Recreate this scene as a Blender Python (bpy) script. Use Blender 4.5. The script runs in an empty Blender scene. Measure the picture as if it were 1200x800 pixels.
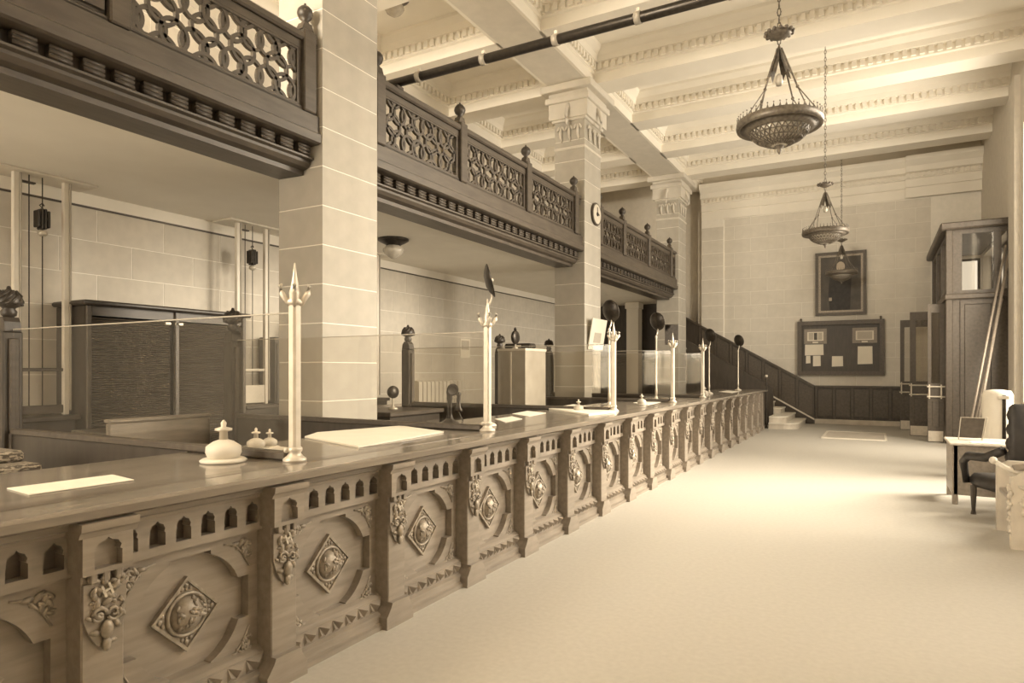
import bpy, bmesh, math, random
from mathutils import Vector, Matrix
from mathutils.geometry import tessellate_polygon
R_ = random.Random(7)
PI = math.pi
SC = bpy.context.scene
COL = SC.collection

# ------------------------------------------------------------------ camera, light, exposure
F, XV, YH, EYE = 770.0, 1028.0, 434.0, 1.65
TH = math.atan((XV - 600) / F); CT, ST = math.cos(TH), math.sin(TH)
cam = bpy.data.objects.new('camera', bpy.data.cameras.new('camera'))
COL.objects.link(cam)
cam.location = (0, 0, EYE); cam.rotation_euler = (PI / 2, 0, TH)
cam.data.sensor_width = 36; cam.data.lens = 36 * F / 1200
cam.data.shift_y = 34 / 1200; cam.data.clip_start = .05; cam.data.clip_end = 200
SC.camera = cam
vs = SC.view_settings
vs.view_transform = 'Standard'; vs.look = 'None'; vs.gamma = 1; vs.use_curve_mapping = False
vs.exposure = 0.12
world = bpy.data.worlds.new('World'); SC.world = world; world.use_nodes = True
world.node_tree.nodes['Background'].inputs[0].default_value = (1, .875, .69, 1)
world.node_tree.nodes['Background'].inputs[1].default_value = 1.0
LIGHT = (1.0, .875, .69)
SC.cycles.diffuse_bounces = 8; SC.cycles.max_bounces = 14; SC.cycles.transparent_max_bounces = 16
WIN = [(5.0, 7.0), (7.7, 9.9), (10.9, 13.1), (14.1, 16.4)]          # window openings in the right wall (Y from, Y to)
WZ0, WZ1 = 1.0, 6.6
def daylight(name, loc, rot, sx, sy, power, col=LIGHT, spread=PI):
    l = bpy.data.lights.new(name, 'AREA'); l.shape = 'RECTANGLE'; l.size = sx; l.size_y = sy
    l.energy = power; l.color = col; l.spread = spread
    o = bpy.data.objects.new(name, l); COL.objects.link(o); o.location = loc; o.rotation_euler = rot
    return o
for i, (a, b) in enumerate(WIN):
    daylight('window_daylight', (3.05, (a + b) / 2, (WZ0 + WZ1) / 2), (0, math.radians((60, 64, 66, 88)[i]), math.radians((20, 6, 30, -18)[i])), WZ1 - WZ0, b - a, (48, 140, 520, 560)[i], LIGHT, math.radians((58, 76, 96, 150)[i]))
FWIN = [(-8.6, -6.9, 1.0, 3.7), (-6.5, -4.8, 1.0, 3.7), (-8.6, -6.9, 4.9, 7.4), (-6.5, -5.6, 4.9, 7.4), (-3.6, -1.6, 4.4, 7.4), (-.6, 1.4, 4.4, 7.4)]   # windows of the street front behind the viewpoint
for i, (a, b, z0, z1) in enumerate(FWIN):
    daylight('front_daylight', ((a + b) / 2, -4.85, (z0 + z1) / 2), (math.radians((90, 90, 106, 106, 90, 90)[i]), 0, 0), b - a, z1 - z0, (165, 160, 1100, 700, 3, 3)[i])

# ------------------------------------------------------------------ helpers
def at(x, y=None, X=None, Y=None, Z=None):
    """a spot read off the photograph on a plane of known X, Y or Z, in metres"""
    k = (x - 600) / F; ax = k * CT - ST; ay = CT + k * ST
    d = X / ax if X is not None else (Y / ay if Y is not None else F * (EYE - Z) / (y - YH))
    return Vector((d * ax, d * ay, EYE - ((y if y is not None else YH) - YH) * d / F))

MATS = {}
def mat(name, c1, c2=None, rough=.6, metal=0., scale=4., stretch=(1, 1, 1), bump=0., spec=.5, vary=0., detail=4, emit=None, wave=False):
    m = bpy.data.materials.new(name); m.use_nodes = True; MATS[name] = m
    nt = m.node_tree; N = nt.nodes; L = nt.links; b = N['Principled BSDF']
    b.inputs['Roughness'].default_value = rough; b.inputs['Metallic'].default_value = metal
    b.inputs['Specular IOR Level'].default_value = spec
    c2 = c2 or c1
    tc = N.new('ShaderNodeTexCoord'); mp = N.new('ShaderNodeMapping'); mp.inputs['Scale'].default_value = stretch
    L.new(tc.outputs['Object'], mp.inputs['Vector'])
    if wave:
        t = N.new('ShaderNodeTexWave'); t.inputs['Scale'].default_value = scale; t.inputs['Distortion'].default_value = 9
        t.inputs['Detail'].default_value = 3; t.inputs['Detail Scale'].default_value = 1.4
    else:
        t = N.new('ShaderNodeTexNoise'); t.inputs['Scale'].default_value = scale; t.inputs['Detail'].default_value = detail
    L.new(mp.outputs['Vector'], t.inputs['Vector'])
    rp = N.new('ShaderNodeValToRGB'); rp.color_ramp.elements[0].position = .3; rp.color_ramp.elements[1].position = .7
    rp.color_ramp.elements[0].color = (*c1, 1); rp.color_ramp.elements[1].color = (*c2, 1)
    L.new(t.outputs['Fac' if not wave else 'Fac'], rp.inputs['Fac'])
    out = rp.outputs['Color']
    if vary:
        oi = N.new('ShaderNodeObjectInfo'); mr = N.new('ShaderNodeMapRange')
        mr.inputs['To Min'].default_value = 1 - vary; mr.inputs['To Max'].default_value = 1 + vary
        L.new(oi.outputs['Random'], mr.inputs['Value'])
        mx = N.new('ShaderNodeMix'); mx.data_type = 'RGBA'; mx.blend_type = 'MULTIPLY'; mx.inputs['Factor'].default_value = 1
        L.new(out, mx.inputs['A']); L.new(mr.outputs['Result'], mx.inputs['B']); out = mx.outputs['Result']
    L.new(out, b.inputs['Base Color'])
    if bump:
        bp = N.new('ShaderNodeBump'); bp.inputs['Strength'].default_value = bump; bp.inputs['Distance'].default_value = .01
        L.new(t.outputs['Fac'], bp.inputs['Height']); L.new(bp.outputs['Normal'], b.inputs['Normal'])
    if emit:
        b.inputs['Emission Color'].default_value = (*emit[0], 1); b.inputs['Emission Strength'].default_value = emit[1]
    return m
mat('oak', (.215, .184, .15), (.30, .257, .21), .40, scale=3, stretch=(8, 1.2, 8), bump=.15, vary=.06)
mat('oak_top', (.18, .155, .127), (.27, .235, .193), .15, scale=2.5, stretch=(7, .7, 7), spec=.6, wave=False)
mat('oak_band', (.13, .107, .084), (.18, .15, .117), .2, scale=3, stretch=(7, .7, 7))
mat('walnut', (.068, .055, .043), (.105, .086, .067), .42, scale=3, stretch=(6, 1, 6), bump=.12, vary=.05)
mat('walnut_dark', (.045, .036, .028), (.07, .057, .045), .42, scale=3, stretch=(5, 5, 1))
mat('bronze', (.22, .19, .15), (.40, .345, .28), .42, .25, scale=30)
mat('dark_metal', (.03, .025, .02), (.055, .045, .036), .35, .5, scale=20)
mat('brass', (.56, .51, .43), (.68, .62, .53), .4, .3, scale=14)
mat('stone', (.56, .52, .455), (.62, .575, .50), .85, scale=7, bump=.05, vary=.03)
mat('mortar', (.80, .77, .70), (.86, .82, .75), .9, scale=9)
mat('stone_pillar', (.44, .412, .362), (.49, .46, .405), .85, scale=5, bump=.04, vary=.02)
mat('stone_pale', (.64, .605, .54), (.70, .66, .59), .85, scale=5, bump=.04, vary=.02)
mat('plaster', (.66, .615, .53), (.72, .67, .58), .9, scale=2)
mat('plaster_white', (.82, .78, .70), (.86, .82, .74), .9, scale=2)
mat('floor_mosaic', (.47, .446, .40), (.515, .49, .44), .55, scale=26, spec=.3)
mat('paper', (.78, .73, .63), (.82, .77, .67), .8, scale=5)
mat('paper_grey', (.42, .38, .32), (.58, .53, .45), .8, scale=30, stretch=(6, 1, 6))
mat('paint_white', (.68, .63, .545), (.74, .69, .60), .5, scale=6)
mat('cloth_dark', (.018, .015, .013), (.04, .033, .028), .55, scale=9, bump=.3)
mat('marble', (.5, .45, .38), (.66, .60, .51), .35, scale=5)
mat('pendant_bronze', (.10, .085, .067), (.21, .18, .145), .42, .3, scale=30)
mat('canvas', (.05, .042, .034), (.10, .085, .068), .5, scale=3)
mat('skin_tone', (.42, .36, .29), (.5, .43, .34), .7, scale=5)
mat('metal_pale', (.36, .325, .27), (.44, .40, .335), .5, .1, scale=4)
mat('wicker', (.12, .10, .078), (.40, .345, .275), .8, scale=14, stretch=(1, 1, 2.2), bump=.6, wave=True)
mat('glass_white', (.5, .46, .39), (.62, .57, .49), .25, scale=12)
mat('exterior', (.72, .66, .55), (.8, .74, .62), .9, scale=2)
def glassmat():
    m = bpy.data.materials.new('glass'); m.use_nodes = True; MATS['glass'] = m
    nt = m.node_tree; nt.nodes.remove(nt.nodes['Principled BSDF']); out = nt.nodes['Material Output']
    tr = nt.nodes.new('ShaderNodeBsdfTransparent'); tr.inputs[0].default_value = (.93, .92, .9, 1)
    gl = nt.nodes.new('ShaderNodeBsdfGlossy'); gl.inputs['Roughness'].default_value = .04; gl.inputs[0].default_value = (.9, .88, .84, 1)
    fr = nt.nodes.new('ShaderNodeMapRange'); lw = nt.nodes.new('ShaderNodeLayerWeight'); lw.inputs[0].default_value = .25
    fr.inputs['To Min'].default_value = .03; fr.inputs['To Max'].default_value = .05; nt.links.new(lw.outputs['Facing'], fr.inputs['Value'])
    mx = nt.nodes.new('ShaderNodeMixShader')
    nt.links.new(fr.outputs[0], mx.inputs[0]); nt.links.new(tr.outputs[0], mx.inputs[1]); nt.links.new(gl.outputs[0], mx.inputs[2])
    nt.links.new(mx.outputs[0], out.inputs[0])
glassmat()

class MB:
    def __init__(s): s.v = []; s.f = []
    def add(s, vs, fs):
        n = len(s.v); s.v += [tuple(v) for v in vs]; s.f += [tuple(i + n for i in f) for f in fs]; return s
    def box(s, x0, x1, y0, y1, z0, z1):
        return s.add([(x0, y0, z0), (x1, y0, z0), (x1, y1, z0), (x0, y1, z0), (x0, y0, z1), (x1, y0, z1), (x1, y1, z1), (x0, y1, z1)],
                     [(0, 3, 2, 1), (4, 5, 6, 7), (0, 1, 5, 4), (1, 2, 6, 5), (2, 3, 7, 6), (3, 0, 4, 7)])
    def bbox(s, x0, x1, y0, y1, z0, z1, b=.01):      # bevelled box
        hx, hy, hz = (x1 - x0) / 2, (y1 - y0) / 2, (z1 - z0) / 2; cx, cy, cz = (x0 + x1) / 2, (y0 + y1) / 2, (z0 + z1) / 2
        b = min(b, hx * .9, hy * .9, hz * .9)
        bm = bmesh.new(); bmesh.ops.create_cube(bm, size=2, matrix=Matrix.Translation((cx, cy, cz)) @ Matrix.Diagonal((hx, hy, hz, 1)))
        bmesh.ops.bevel(bm, geom=list(bm.edges), offset=b, segments=1, affect='EDGES')
        bm.verts.index_update(); vs = [v.co[:] for v in bm.verts]; fs = [[v.index for v in f.verts] for f in bm.faces]; bm.free()
        return s.add(vs, fs)
    def plate(s, outer, holes, w0, w1, fn):           # flat plate with holes; fn(u, v, w) -> xyz
        polys = [outer] + list(holes)
        pts = [p for q in polys for p in q]; n = len(pts)
        tris = tessellate_polygon([[Vector((p[0], p[1], 0)) for p in q] for q in polys])
        vs = [fn(p[0], p[1], w1) for p in pts] + [fn(p[0], p[1], w0) for p in pts]
        fs = [tuple(t) for t in tris] + [tuple(i + n for i in reversed(t)) for t in tris]
        k = 0
        for q in polys:
            m = len(q)
            for i in range(m):
                a, b = k + i, k + (i + 1) % m
                fs.append((a, b, b + n, a + n))
            k += m
        return s.add(vs, fs)
    def prism(s, prof, a0, a1, fn): return s.plate(prof, [], a0, a1, fn)
    def lathe(s, prof, c=(0, 0, 0), seg=16, M=None):
        vs = []; fs = []
        for r, z in prof:
            for i in range(seg):
                a = 2 * PI * i / seg; p = Vector((r * math.cos(a), r * math.sin(a), z))
                if M is not None: p = M @ p
                vs.append((p[0] + c[0], p[1] + c[1], p[2] + c[2]))
        for j in range(len(prof) - 1):
            for i in range(seg):
                a = j * seg + i; b = j * seg + (i + 1) % seg
                fs.append((a, b, b + seg, a + seg))
        fs.append(tuple(reversed(range(seg)))); n = (len(prof) - 1) * seg; fs.append(tuple(range(n, n + seg)))
        return s.add(vs, fs)
    def cyl(s, p0, p1, r0, r1=None, seg=10):
        p0, p1 = Vector(p0), Vector(p1); r1 = r0 if r1 is None else r1
        d = p1 - p0; q = d.to_track_quat('Z', 'Y').to_matrix()
        return s.lathe([(r0, 0), (r1, d.length)], p0, seg, q)
    def tube(s, pts, r, seg=6, closed=False):
        pts = [Vector(p) for p in pts]; n = len(pts); vs = []; fs = []
        for i, p in enumerate(pts):
            t = (pts[(i + 1) % n] - pts[i - 1]) if closed else (pts[min(i + 1, n - 1)] - pts[max(i - 1, 0)])
            q = t.to_track_quat('Z', 'Y').to_matrix(); rr = r[i] if isinstance(r, (list, tuple)) else r
            for k in range(seg):
                a = 2 * PI * k / seg; vs.append(p + q @ Vector((rr * math.cos(a), rr * math.sin(a), 0)))
        for i in range(n if closed else n - 1):
            for k in range(seg):
                a = i * seg + k; b = i * seg + (k + 1) % seg; c = ((i + 1) % n) * seg
                fs.append((a, b, c + (k + 1) % seg, c + k))
        if not closed: fs += [tuple(reversed(range(seg))), tuple(range((n - 1) * seg, n * seg))]
        return s.add(vs, fs)
    def ball(s, c, rx, ry=None, rz=None, seg=8, rings=5, M=None):
        ry = rx if ry is None else ry; rz = rx if rz is None else rz
        vs = []; fs = []
        for j in range(rings + 1):
            t = PI * j / rings; rr = max(math.sin(t), .02)
            for i in range(seg):
                a = 2 * PI * i / seg; p = Vector((rx * rr * math.cos(a), ry * rr * math.sin(a), -rz * math.cos(t)))
                if M is not None: p = M @ p
                vs.append(Vector(c) + p)
        for j in range(rings):
            for i in range(seg):
                a = j * seg + i; b = j * seg + (i + 1) % seg; fs.append((a, b, b + seg, a + seg))
        fs += [tuple(reversed(range(seg))), tuple(range(rings * seg, (rings + 1) * seg))]
        return s.add(vs, fs)
    def mesh(s, name, m, smooth=False):
        me = bpy.data.meshes.new(name); me.from_pydata([tuple(v) for v in s.v], [], s.f)
        bm = bmesh.new(); bm.from_mesh(me); bmesh.ops.recalc_face_normals(bm, faces=bm.faces); bm.to_mesh(me); bm.free()
        if smooth:
            for p in me.polygons: p.use_smooth = True
        me.materials.append(MATS[m]); return me
    def build(s, name, m, parent=None, smooth=False, loc=None):
        o = bpy.data.objects.new(name, s.mesh(name, m, smooth)); COL.objects.link(o)
        if parent is not None: o.parent = parent
        if loc is not None: o.location = loc
        return o
def inst(name, me, parent=None, loc=(0, 0, 0), rot=(0, 0, 0), scale=(1, 1, 1)):
    o = bpy.data.objects.new(name, me); COL.objects.link(o); o.parent = parent
    o.location = loc; o.rotation_euler = rot; o.scale = scale; return o
def tag(o, label, cat, group=None):
    o['label'] = label; o['category'] = cat
    if group: o['group'] = group
    return o
def thing(name, label, cat, loc=(0, 0, 0), rz=0., group=None):
    o = bpy.data.objects.new(name, None); COL.objects.link(o); o.location = loc; o.rotation_euler = (0, 0, rz)
    o.empty_display_size = .1
    return tag(o, label, cat, group)
def struct(o): o['kind'] = 'structure'; return o
def stuff(o): o['kind'] = 'stuff'; return o
def copy_tree(o, parent=None):
    c = o.copy(); COL.objects.link(c); c.parent = parent
    for ch in [x for x in bpy.data.objects if x.parent == o]: copy_tree(ch, c)
    return c
fXZ = lambda y0: (lambda u, v, w: (u, w, v))          # profile in X-Z, run along Y
fYZ = lambda u, v, w: (w, u, v)                        # profile in Y-Z, depth along X
fXZf = lambda u, v, w: (u, w, v)

# ------------------------------------------------------------------ main dimensions
PX0, PX1 = -6.07, -5.38                # pillars across
PY = [5.35, 12.82, 20.29]; PL = .915   # pillars along the hall
GZ = 7.7; CZ = 8.35                    # girder underside, ceiling
LX, RX, EY, BY = -9.0, 2.55, 22.5, -4.5
MZ0, MZ1 = 3.95, 4.45                  # gallery floor slab
COURSE = .436
BEAMS = [PY[0] + PL / 2 + 2.49 * k for k in range(-3, 7)]

# ------------------------------------------------------------------ floor, ceiling, walls
struct(MB().box(LX - .3, RX + .3, BY, EY + 1.6, -.2, 0).build('floor', 'floor_mosaic'))
ceil = struct(MB().box(LX - .3, RX + .5, BY, EY + 1.6, CZ, CZ + .2).build('ceiling', 'plaster_white'))
struct(MB().plate([(LX - .3, 0), (RX + .5, 0), (RX + .5, CZ), (LX - .3, CZ)], [[(a, z0), (b, z0), (b, z1), (a, z1)] for a, b, z0, z1 in FWIN], BY - .3, BY, lambda u, v, w: (u, w, v)).build('wall_back', 'plaster'))
for i, (a, b, z0, z1) in enumerate(FWIN):
    o = struct(MB().plate([(a, z0), (b, z0), (b, z1), (a, z1)], [[(a + .07, z0 + .07), (b - .07, z0 + .07), (b - .07, z1 - .07), (a + .07, z1 - .07)]], BY - .2, BY - .12, lambda u, v, w: (u, w, v)).build('window_%d' % (i + 10), 'walnut'))
    MB().box((a + b) / 2 - .03, (a + b) / 2 + .03, BY - .18, BY - .14, z0 + .07, z1 - .07).build('mullion', 'walnut', o)
# coffer beams across the hall and the gallery: stepped profile in Y-Z with dentils under a crown
def beam_prof(hw):
    h = [(hw, GZ), (hw, GZ + .2), (hw + .05, GZ + .22), (hw + .05, GZ + .37), (hw + .13, GZ + .39), (hw + .16, GZ + .5), (hw + .26, GZ + .6), (hw + .28, CZ)]
    return [(-a, b) for a, b in h] + [(a, b) for a, b in reversed(h)]
def dentils(x0, x1, hw, side):
    m = MB(); n = int((x1 - x0) / .15)
    for i in range(n):
        x = x0 + .04 + i * .15
        y0, y1 = (hw + .03, hw + .11) if side > 0 else (-hw - .11, -hw - .03)
        m.box(x, x + .085, y0, y1, GZ + .25, GZ + .38)
    return m
HW = .30
for nm, x0, x1 in (('hall', -5.3, RX + .1), ('gallery', LX + .02, -6.13)):
    bme = MB().prism(beam_prof(HW), x0, x1, fYZ).mesh('ceiling_beam', 'plaster_white')
    dme = [dentils(x0, x1, HW, s).mesh('dentil_row', 'plaster_white') for s in (-1, 1)]
    for y in BEAMS:
        b = inst('ceiling_beam', bme, ceil, (0, y, 0))
        stuff(inst('dentil_row', dme[0], b))
        if y < 12: stuff(inst('dentil_row', dme[1], b))
# cornices running along the hall: against the gallery back wall and against the girder
def run_cornice(x, sgn, y0, y1, name='cornice'):
    p = [(0, GZ), (.06, GZ), (.06, GZ + .2), (.11, GZ + .22), (.11, GZ + .37), (.19, GZ + .39), (.22, GZ + .5), (.32, GZ + .6), (.34, CZ), (0, CZ)]
    m = MB().prism([(x + sgn * a, b) for a, b in p], y0, y1, fXZf)
    o = m.build(name, 'plaster_white', ceil)
    d = MB(); n = int((y1 - y0) / .15)
    for i in range(n):
        y = y0 + .03 + i * .15; a, b = sorted((x + sgn * .1, x + sgn * .17)); d.box(a, b, y, y + .085, GZ + .25, GZ + .38)
    stuff(d.build('dentil_row', 'plaster_white', o))
run_cornice(LX, 1, 0, EY); run_cornice(-6.13, -1, 0, EY); run_cornice(-5.30, 1, 0, EY)
g = MB().box(-6.13, -5.30, BY, EY, GZ, CZ).build('girder', 'stone_pale', ceil)

def ashlar(parent, u0, u1, z0, z1, fn_loc, bl, me_cache, depth, axis, skip=None, m='stone', stag=0., cour=COURSE):
    """separate stone blocks with open joints; axis 'y' (wall facing +X) or 'x' (wall facing -Y)"""
    r = 0; z = z0
    while z < z1 - .02:
        h = min(cour, z1 - z); u = u0 - (bl * .5 if r % 2 else 0) - stag
        while u < u1 - .01:
            a, b = max(u, u0), min(u + bl, u1)
            if b - a > .05 and not (skip and skip(a, b, z, z + h)):
                w = round(b - a, 3); key = (m, axis, w, round(h, 3))
                if key not in me_cache:
                    j = .006
                    me_cache[key] = (MB().bbox(0, depth, j, w - j, j, h - j, .002) if axis == 'y' else MB().bbox(j, w - j, -depth, 0, j, h - j, .002)).mesh('stone_block', m)
                inst('stone_block', me_cache[key], parent, fn_loc(a, z))
            u += bl
        r += 1; z += h
CACHE = {}
# left wall: teller space below, gallery above
wl = struct(MB().box(LX - .3, LX - .005, BY, EY + 1.6, 0, CZ).build('wall_left', 'mortar'))
ashlar(wl, 1.2, 19.0, 3.78 - 7 * COURSE, 3.78, lambda u, z: (LX - .025, u, z), .93, CACHE, .025, 'y')
ashlar(wl, 1.0, 22.4, 4.5, 4.5 + 6 * COURSE, lambda u, z: (LX - .025, u, z), .93, CACHE, .025, 'y')
MB().box(LX - .03, LX, 1.2, EY, 0, 3.78 - 7 * COURSE).build('wall_base', 'stone', wl)
MB().box(LX - .03, LX + .003, 1.0, EY, 4.5 + 6 * COURSE, GZ).build('wall_facing_upper', 'stone', wl)
MB().box(LX - .03, LX + .012, 1.2, EY, 3.79, MZ0).build('frieze', 'plaster_white', wl)
MB().bbox(LX - .02, LX + .022, 1.2, EY, 3.765, 3.79, .004).build('picture_rail', 'walnut', wl)
MB().box(LX - .03, LX, 19.0, EY, .7, 3.765).build('wall_facing', 'stone', wl)
# gallery slab (its underside is the ceiling over the tellers)
struct(MB().box(LX, -6.0, BY, EY + 1.4, MZ0, MZ1).build('ceiling_gallery', 'plaster_white'))

# end wall
we = struct(MB().plate([(-5.19, 0), (RX + .3, 0), (RX + .3, CZ), (-5.19, CZ)], [[(1.62, .3), (2.54, .3), (2.54, 4.82), (1.62, 4.82)]], EY + .005, EY + .3, fXZf).build('wall_end', 'mortar'))
o = struct(MB().plate([(1.62, .3), (2.54, .3), (2.54, 4.82), (1.62, 4.82)], [[(1.68, .36), (2.48, .36), (2.48, 4.76), (1.68, 4.76)]], EY + .12, EY + .2, fXZf).build('window_5', 'walnut'))
MB().box(2.02, 2.06, EY + .14, EY + .18, .36, 4.76).build('mullion', 'walnut', o)
MB().box(1.66, 2.42, EY + .155, EY + .16, .34, 4.78).build('pane', 'glass', o)
DADO = 1.17
def dado_z(x): return DADO if x > -1.7 else DADO + (-1.7 - x) * .573
ashlar(we, -4.43, 1.36, DADO, 6.66, lambda u, z: (u, EY + .03, z), 1.02, CACHE, .03, 'x', m='stone_pale', skip=lambda a, b, z0, z1: z1 < dado_z(b) - .01, stag=.2)
# corner pilaster of the end wall with its capital
cp = MB().box(-5.17, -4.45, EY - .066, EY + .03, 0, 6.9).build('corner_pilaster', 'mortar', we)
for i in range(10):
    z = DADO + .9 + i * COURSE
    if z > 6.2: break
    inst('stone_block', CACHE.setdefault('cpil', MB().bbox(.006, .714, -.05, 0, .006, COURSE - .006, .008).mesh('stone_block', 'stone_pale')), cp, (-5.17, EY - .02, z))
def entab(x0, x1, y, dep, name, z0=6.68):
    p = [(0, z0), (-.05, z0), (-.05, z0 + .28), (-.09, z0 + .3), (-.09, z0 + .52), (-.13, z0 + .54), (-.13, z0 + .66), (-.24, z0 + .7), (-.26, z0 + .86), (-.42, z0 + 1.0), (-.44, z0 + 1.12), (0, z0 + 1.12)]
    o = MB().prism([(y + a, b) for a, b in p], x0, x1, fYZ).build(name, 'plaster_white', we)
    d = MB(); n = int((x1 - x0) / .13)
    for i in range(n):
        x = x0 + .02 + i * .13; d.box(x, x + .075, y - .2, y - .1, z0 + .56, z0 + .66)
    stuff(d.build('dentil_row', 'plaster_white', o)); return o
entab(-3.3, .72, EY + .02, 0, 'entablature'); entab(.72, RX, EY - .12, 0, 'entablature'); entab(-5.17, -3.3, EY - .02, 0, 'entablature')
MB().box(-5.19, RX, EY + .0, EY + .2, 7.8, CZ).build('wall_facing', 'plaster', we)
# dado of upright oak panels: level by the entrance, climbing beside the stair
dd = struct(MB().box(-1.7, 1.36, EY - .02, EY + .02, .15, DADO).build('trim_1', 'walnut_dark'))
MB().bbox(-1.7, 1.36, EY - .075, EY + .02, DADO - .05, DADO + .015, .01).build('dado_cap', 'walnut', dd)
for i in range(6):
    x = -1.66 + i * .5
    MB().bbox(x + .05, x + .45, EY - .035, EY - .02, .24, DADO - .1, .012).build('dado_panel', 'walnut', dd)
    MB().box(x - .03, x + .03, EY - .05, EY - .02, .15, DADO - .05).build('dado_stile', 'walnut', dd)
struct(MB().bbox(-1.75, 1.36, EY - .06, EY + .02, 0, .15, .01).build('baseboard_end', 'marble'))
sd = struct(MB().prism([(-5.9, 0), (-1.7, 0), (-1.7, DADO), (-5.9, dado_z(-5.9))], EY - .14, EY + .02, fXZf).build('trim_2', 'walnut_dark'))
MB().prism([(-5.9, dado_z(-5.9) - .05), (-1.7, DADO - .05), (-1.7, DADO + .015), (-5.9, dado_z(-5.9) + .015)], EY - .195, EY + .02, fXZf).build('dado_cap', 'walnut', sd)
for i in range(7):
    x = -2.2 - i * .5
    MB().box(x - .03, x + .03, EY - .17, EY - .14, .15, dado_z(x) - .06).build('dado_stile', 'walnut', sd)
    MB().prism([(x + .06, .3), (x + .44, .3), (x + .44, dado_z(x + .44) - .12), (x + .06, dado_z(x + .06) - .12)], EY - .155, EY - .14, fXZf).build('dado_panel', 'walnut', sd)
# recess beyond the stair and the dark panelled end of the teller space
wr = struct(MB().box(LX, -5.19, EY + .35, EY + .6, 0, CZ).build('wall_recess', 'stone'))
MB().box(-5.3, -5.19, EY + .03, EY + .4, 0, CZ).build('wall_return', 'stone', wr)
we2 = struct(MB().box(LX, -6.15, EY - .3, EY - .2, 0, MZ0).build('wall_teller_end', 'walnut_dark'))
for i in range(4): MB().bbox(LX + .1 + i * .7, LX + .7 + i * .7, EY - .33, EY - .3, .2, 1.9, .02).build('panel', 'walnut', we2)
MB().bbox(LX, -6.15, EY - .36, EY - .3, 2.0, 2.1, .02).build('rail', 'walnut', we2)
# right wall with tall windows (behind and beside the viewpoint; their daylight floods the hall)
m = MB(); ys = [BY] + [v for w in WIN for v in w] + [18.3, 22.2, EY + .3]
for i in range(0, len(ys), 2): m.box(RX, RX + .4, ys[i], ys[i + 1], 0, CZ)
for a, b in WIN: m.box(RX, RX + .4, a, b, 0, WZ0); m.box(RX, RX + .4, a, b, WZ1, CZ)
m.box(RX, RX + .4, 18.3, 22.2, 0, 2.0); m.box(RX, RX + .4, 18.3, 22.2, 4.8, CZ)
struct(m.build('wall_right', 'stone'))
for i, (a, b) in enumerate(WIN):
    o = struct(MB().plate([(a, WZ0), (b, WZ0), (b, WZ1), (a, WZ1)], [[(a + .08, WZ0 + .08), (b - .08, WZ0 + .08), (b - .08, WZ1 - .08), (a + .08, WZ1 - .08)]], RX + .2, RX + .28, fYZ).build('window_%d' % (i + 1), 'walnut'))
    MB().box(RX + .22, RX + .26, (a + b) / 2 - .03, (a + b) / 2 + .03, WZ0 + .08, WZ1 - .08).build('mullion', 'walnut', o)
    for zz in (2.9, 4.8): MB().box(RX + .22, RX + .26, a + .08, b - .08, zz - .03, zz + .03).build('glazing_bar', 'walnut', o)
o = struct(MB().plate([(18.3, 2.0), (22.2, 2.0), (22.2, 4.8), (18.3, 4.8)], [[(18.38 + i * 1.93, 2.08), (20.2 + i * 1.93, 2.08), (20.2 + i * 1.93, 4.72), (18.38 + i * 1.93, 4.72)] for i in range(2)], RX + .2, RX + .28, fYZ).build('window_6', 'walnut'))
MB().box(RX + .235, RX + .24, 18.36, 22.15, 2.06, 4.74).build('pane', 'glass', o)
# a plain pilaster strip where the right wall comes into view
struct(MB().bbox(RX - .1, RX + .02, 16.75, 17.45, 0, GZ, .01).build('trim_3', 'stone'))

# ------------------------------------------------------------------ pillars
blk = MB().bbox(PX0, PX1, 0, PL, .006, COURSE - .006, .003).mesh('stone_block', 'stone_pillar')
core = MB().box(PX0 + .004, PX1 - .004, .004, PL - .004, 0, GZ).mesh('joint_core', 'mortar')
def capital(p):
    x0, x1 = PX0, PX1
    m = MB()
    m.bbox(x0 - .02, x1 + .02, -.02, PL + .02, 6.35, 6.41, .01)
    m.bbox(x0 - .05, x1 + .05, -.05, PL + .05, 6.95, 7.02, .012)
    m.bbox(x0 - .08, x1 + .08, -.08, PL + .08, 7.25, 7.33, .012)
    m.bbox(x0 - .16, x1 + .16, -.16, PL + .16, 7.33, 7.46, .015)
    m.bbox(x0 - .24, x1 + .24, -.24, PL + .24, 7.55, 7.70, .015)
    m.box(x0 - .1, x1 + .1, -.1, PL + .1, 7.0, 7.6)
    return m
cap_me = capital(None).mesh('capital', 'stone_pale')
def fleur():
    m = MB()
    m.ball((0, 0, 0), .035, .03, .14, 6, 6); m.ball((-.06, 0, .09), .03, .025, .06, 6, 4, Matrix.Rotation(.5, 3, 'Y')); m.ball((.06, 0, .09), .03, .025, .06, 6, 4, Matrix.Rotation(-.5, 3, 'Y'))
    m.ball((.02, 0, -.14), .02, .02, .07, 6, 4); return m
fl_me = fleur().mesh('fleur_relief', 'stone_pale', True)
scr = MB().tube([(0, -.05 - .09 * math.sin(t * PI / 10) - .01 * t, 7.28 - .055 * t) for t in range(10)], [.03, .05, .05, .045, .04, .04, .035, .03, .03, .02], 6).mesh('console_scroll', 'stone_pale', True)
den_me = None
PN = ['thick pale stone pillar standing behind the dark roll-shutter cabinet end', 'pale stone pillar with a round dial and a hung notice', 'pale stone pillar nearest the panelled stair at the end wall']
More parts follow.
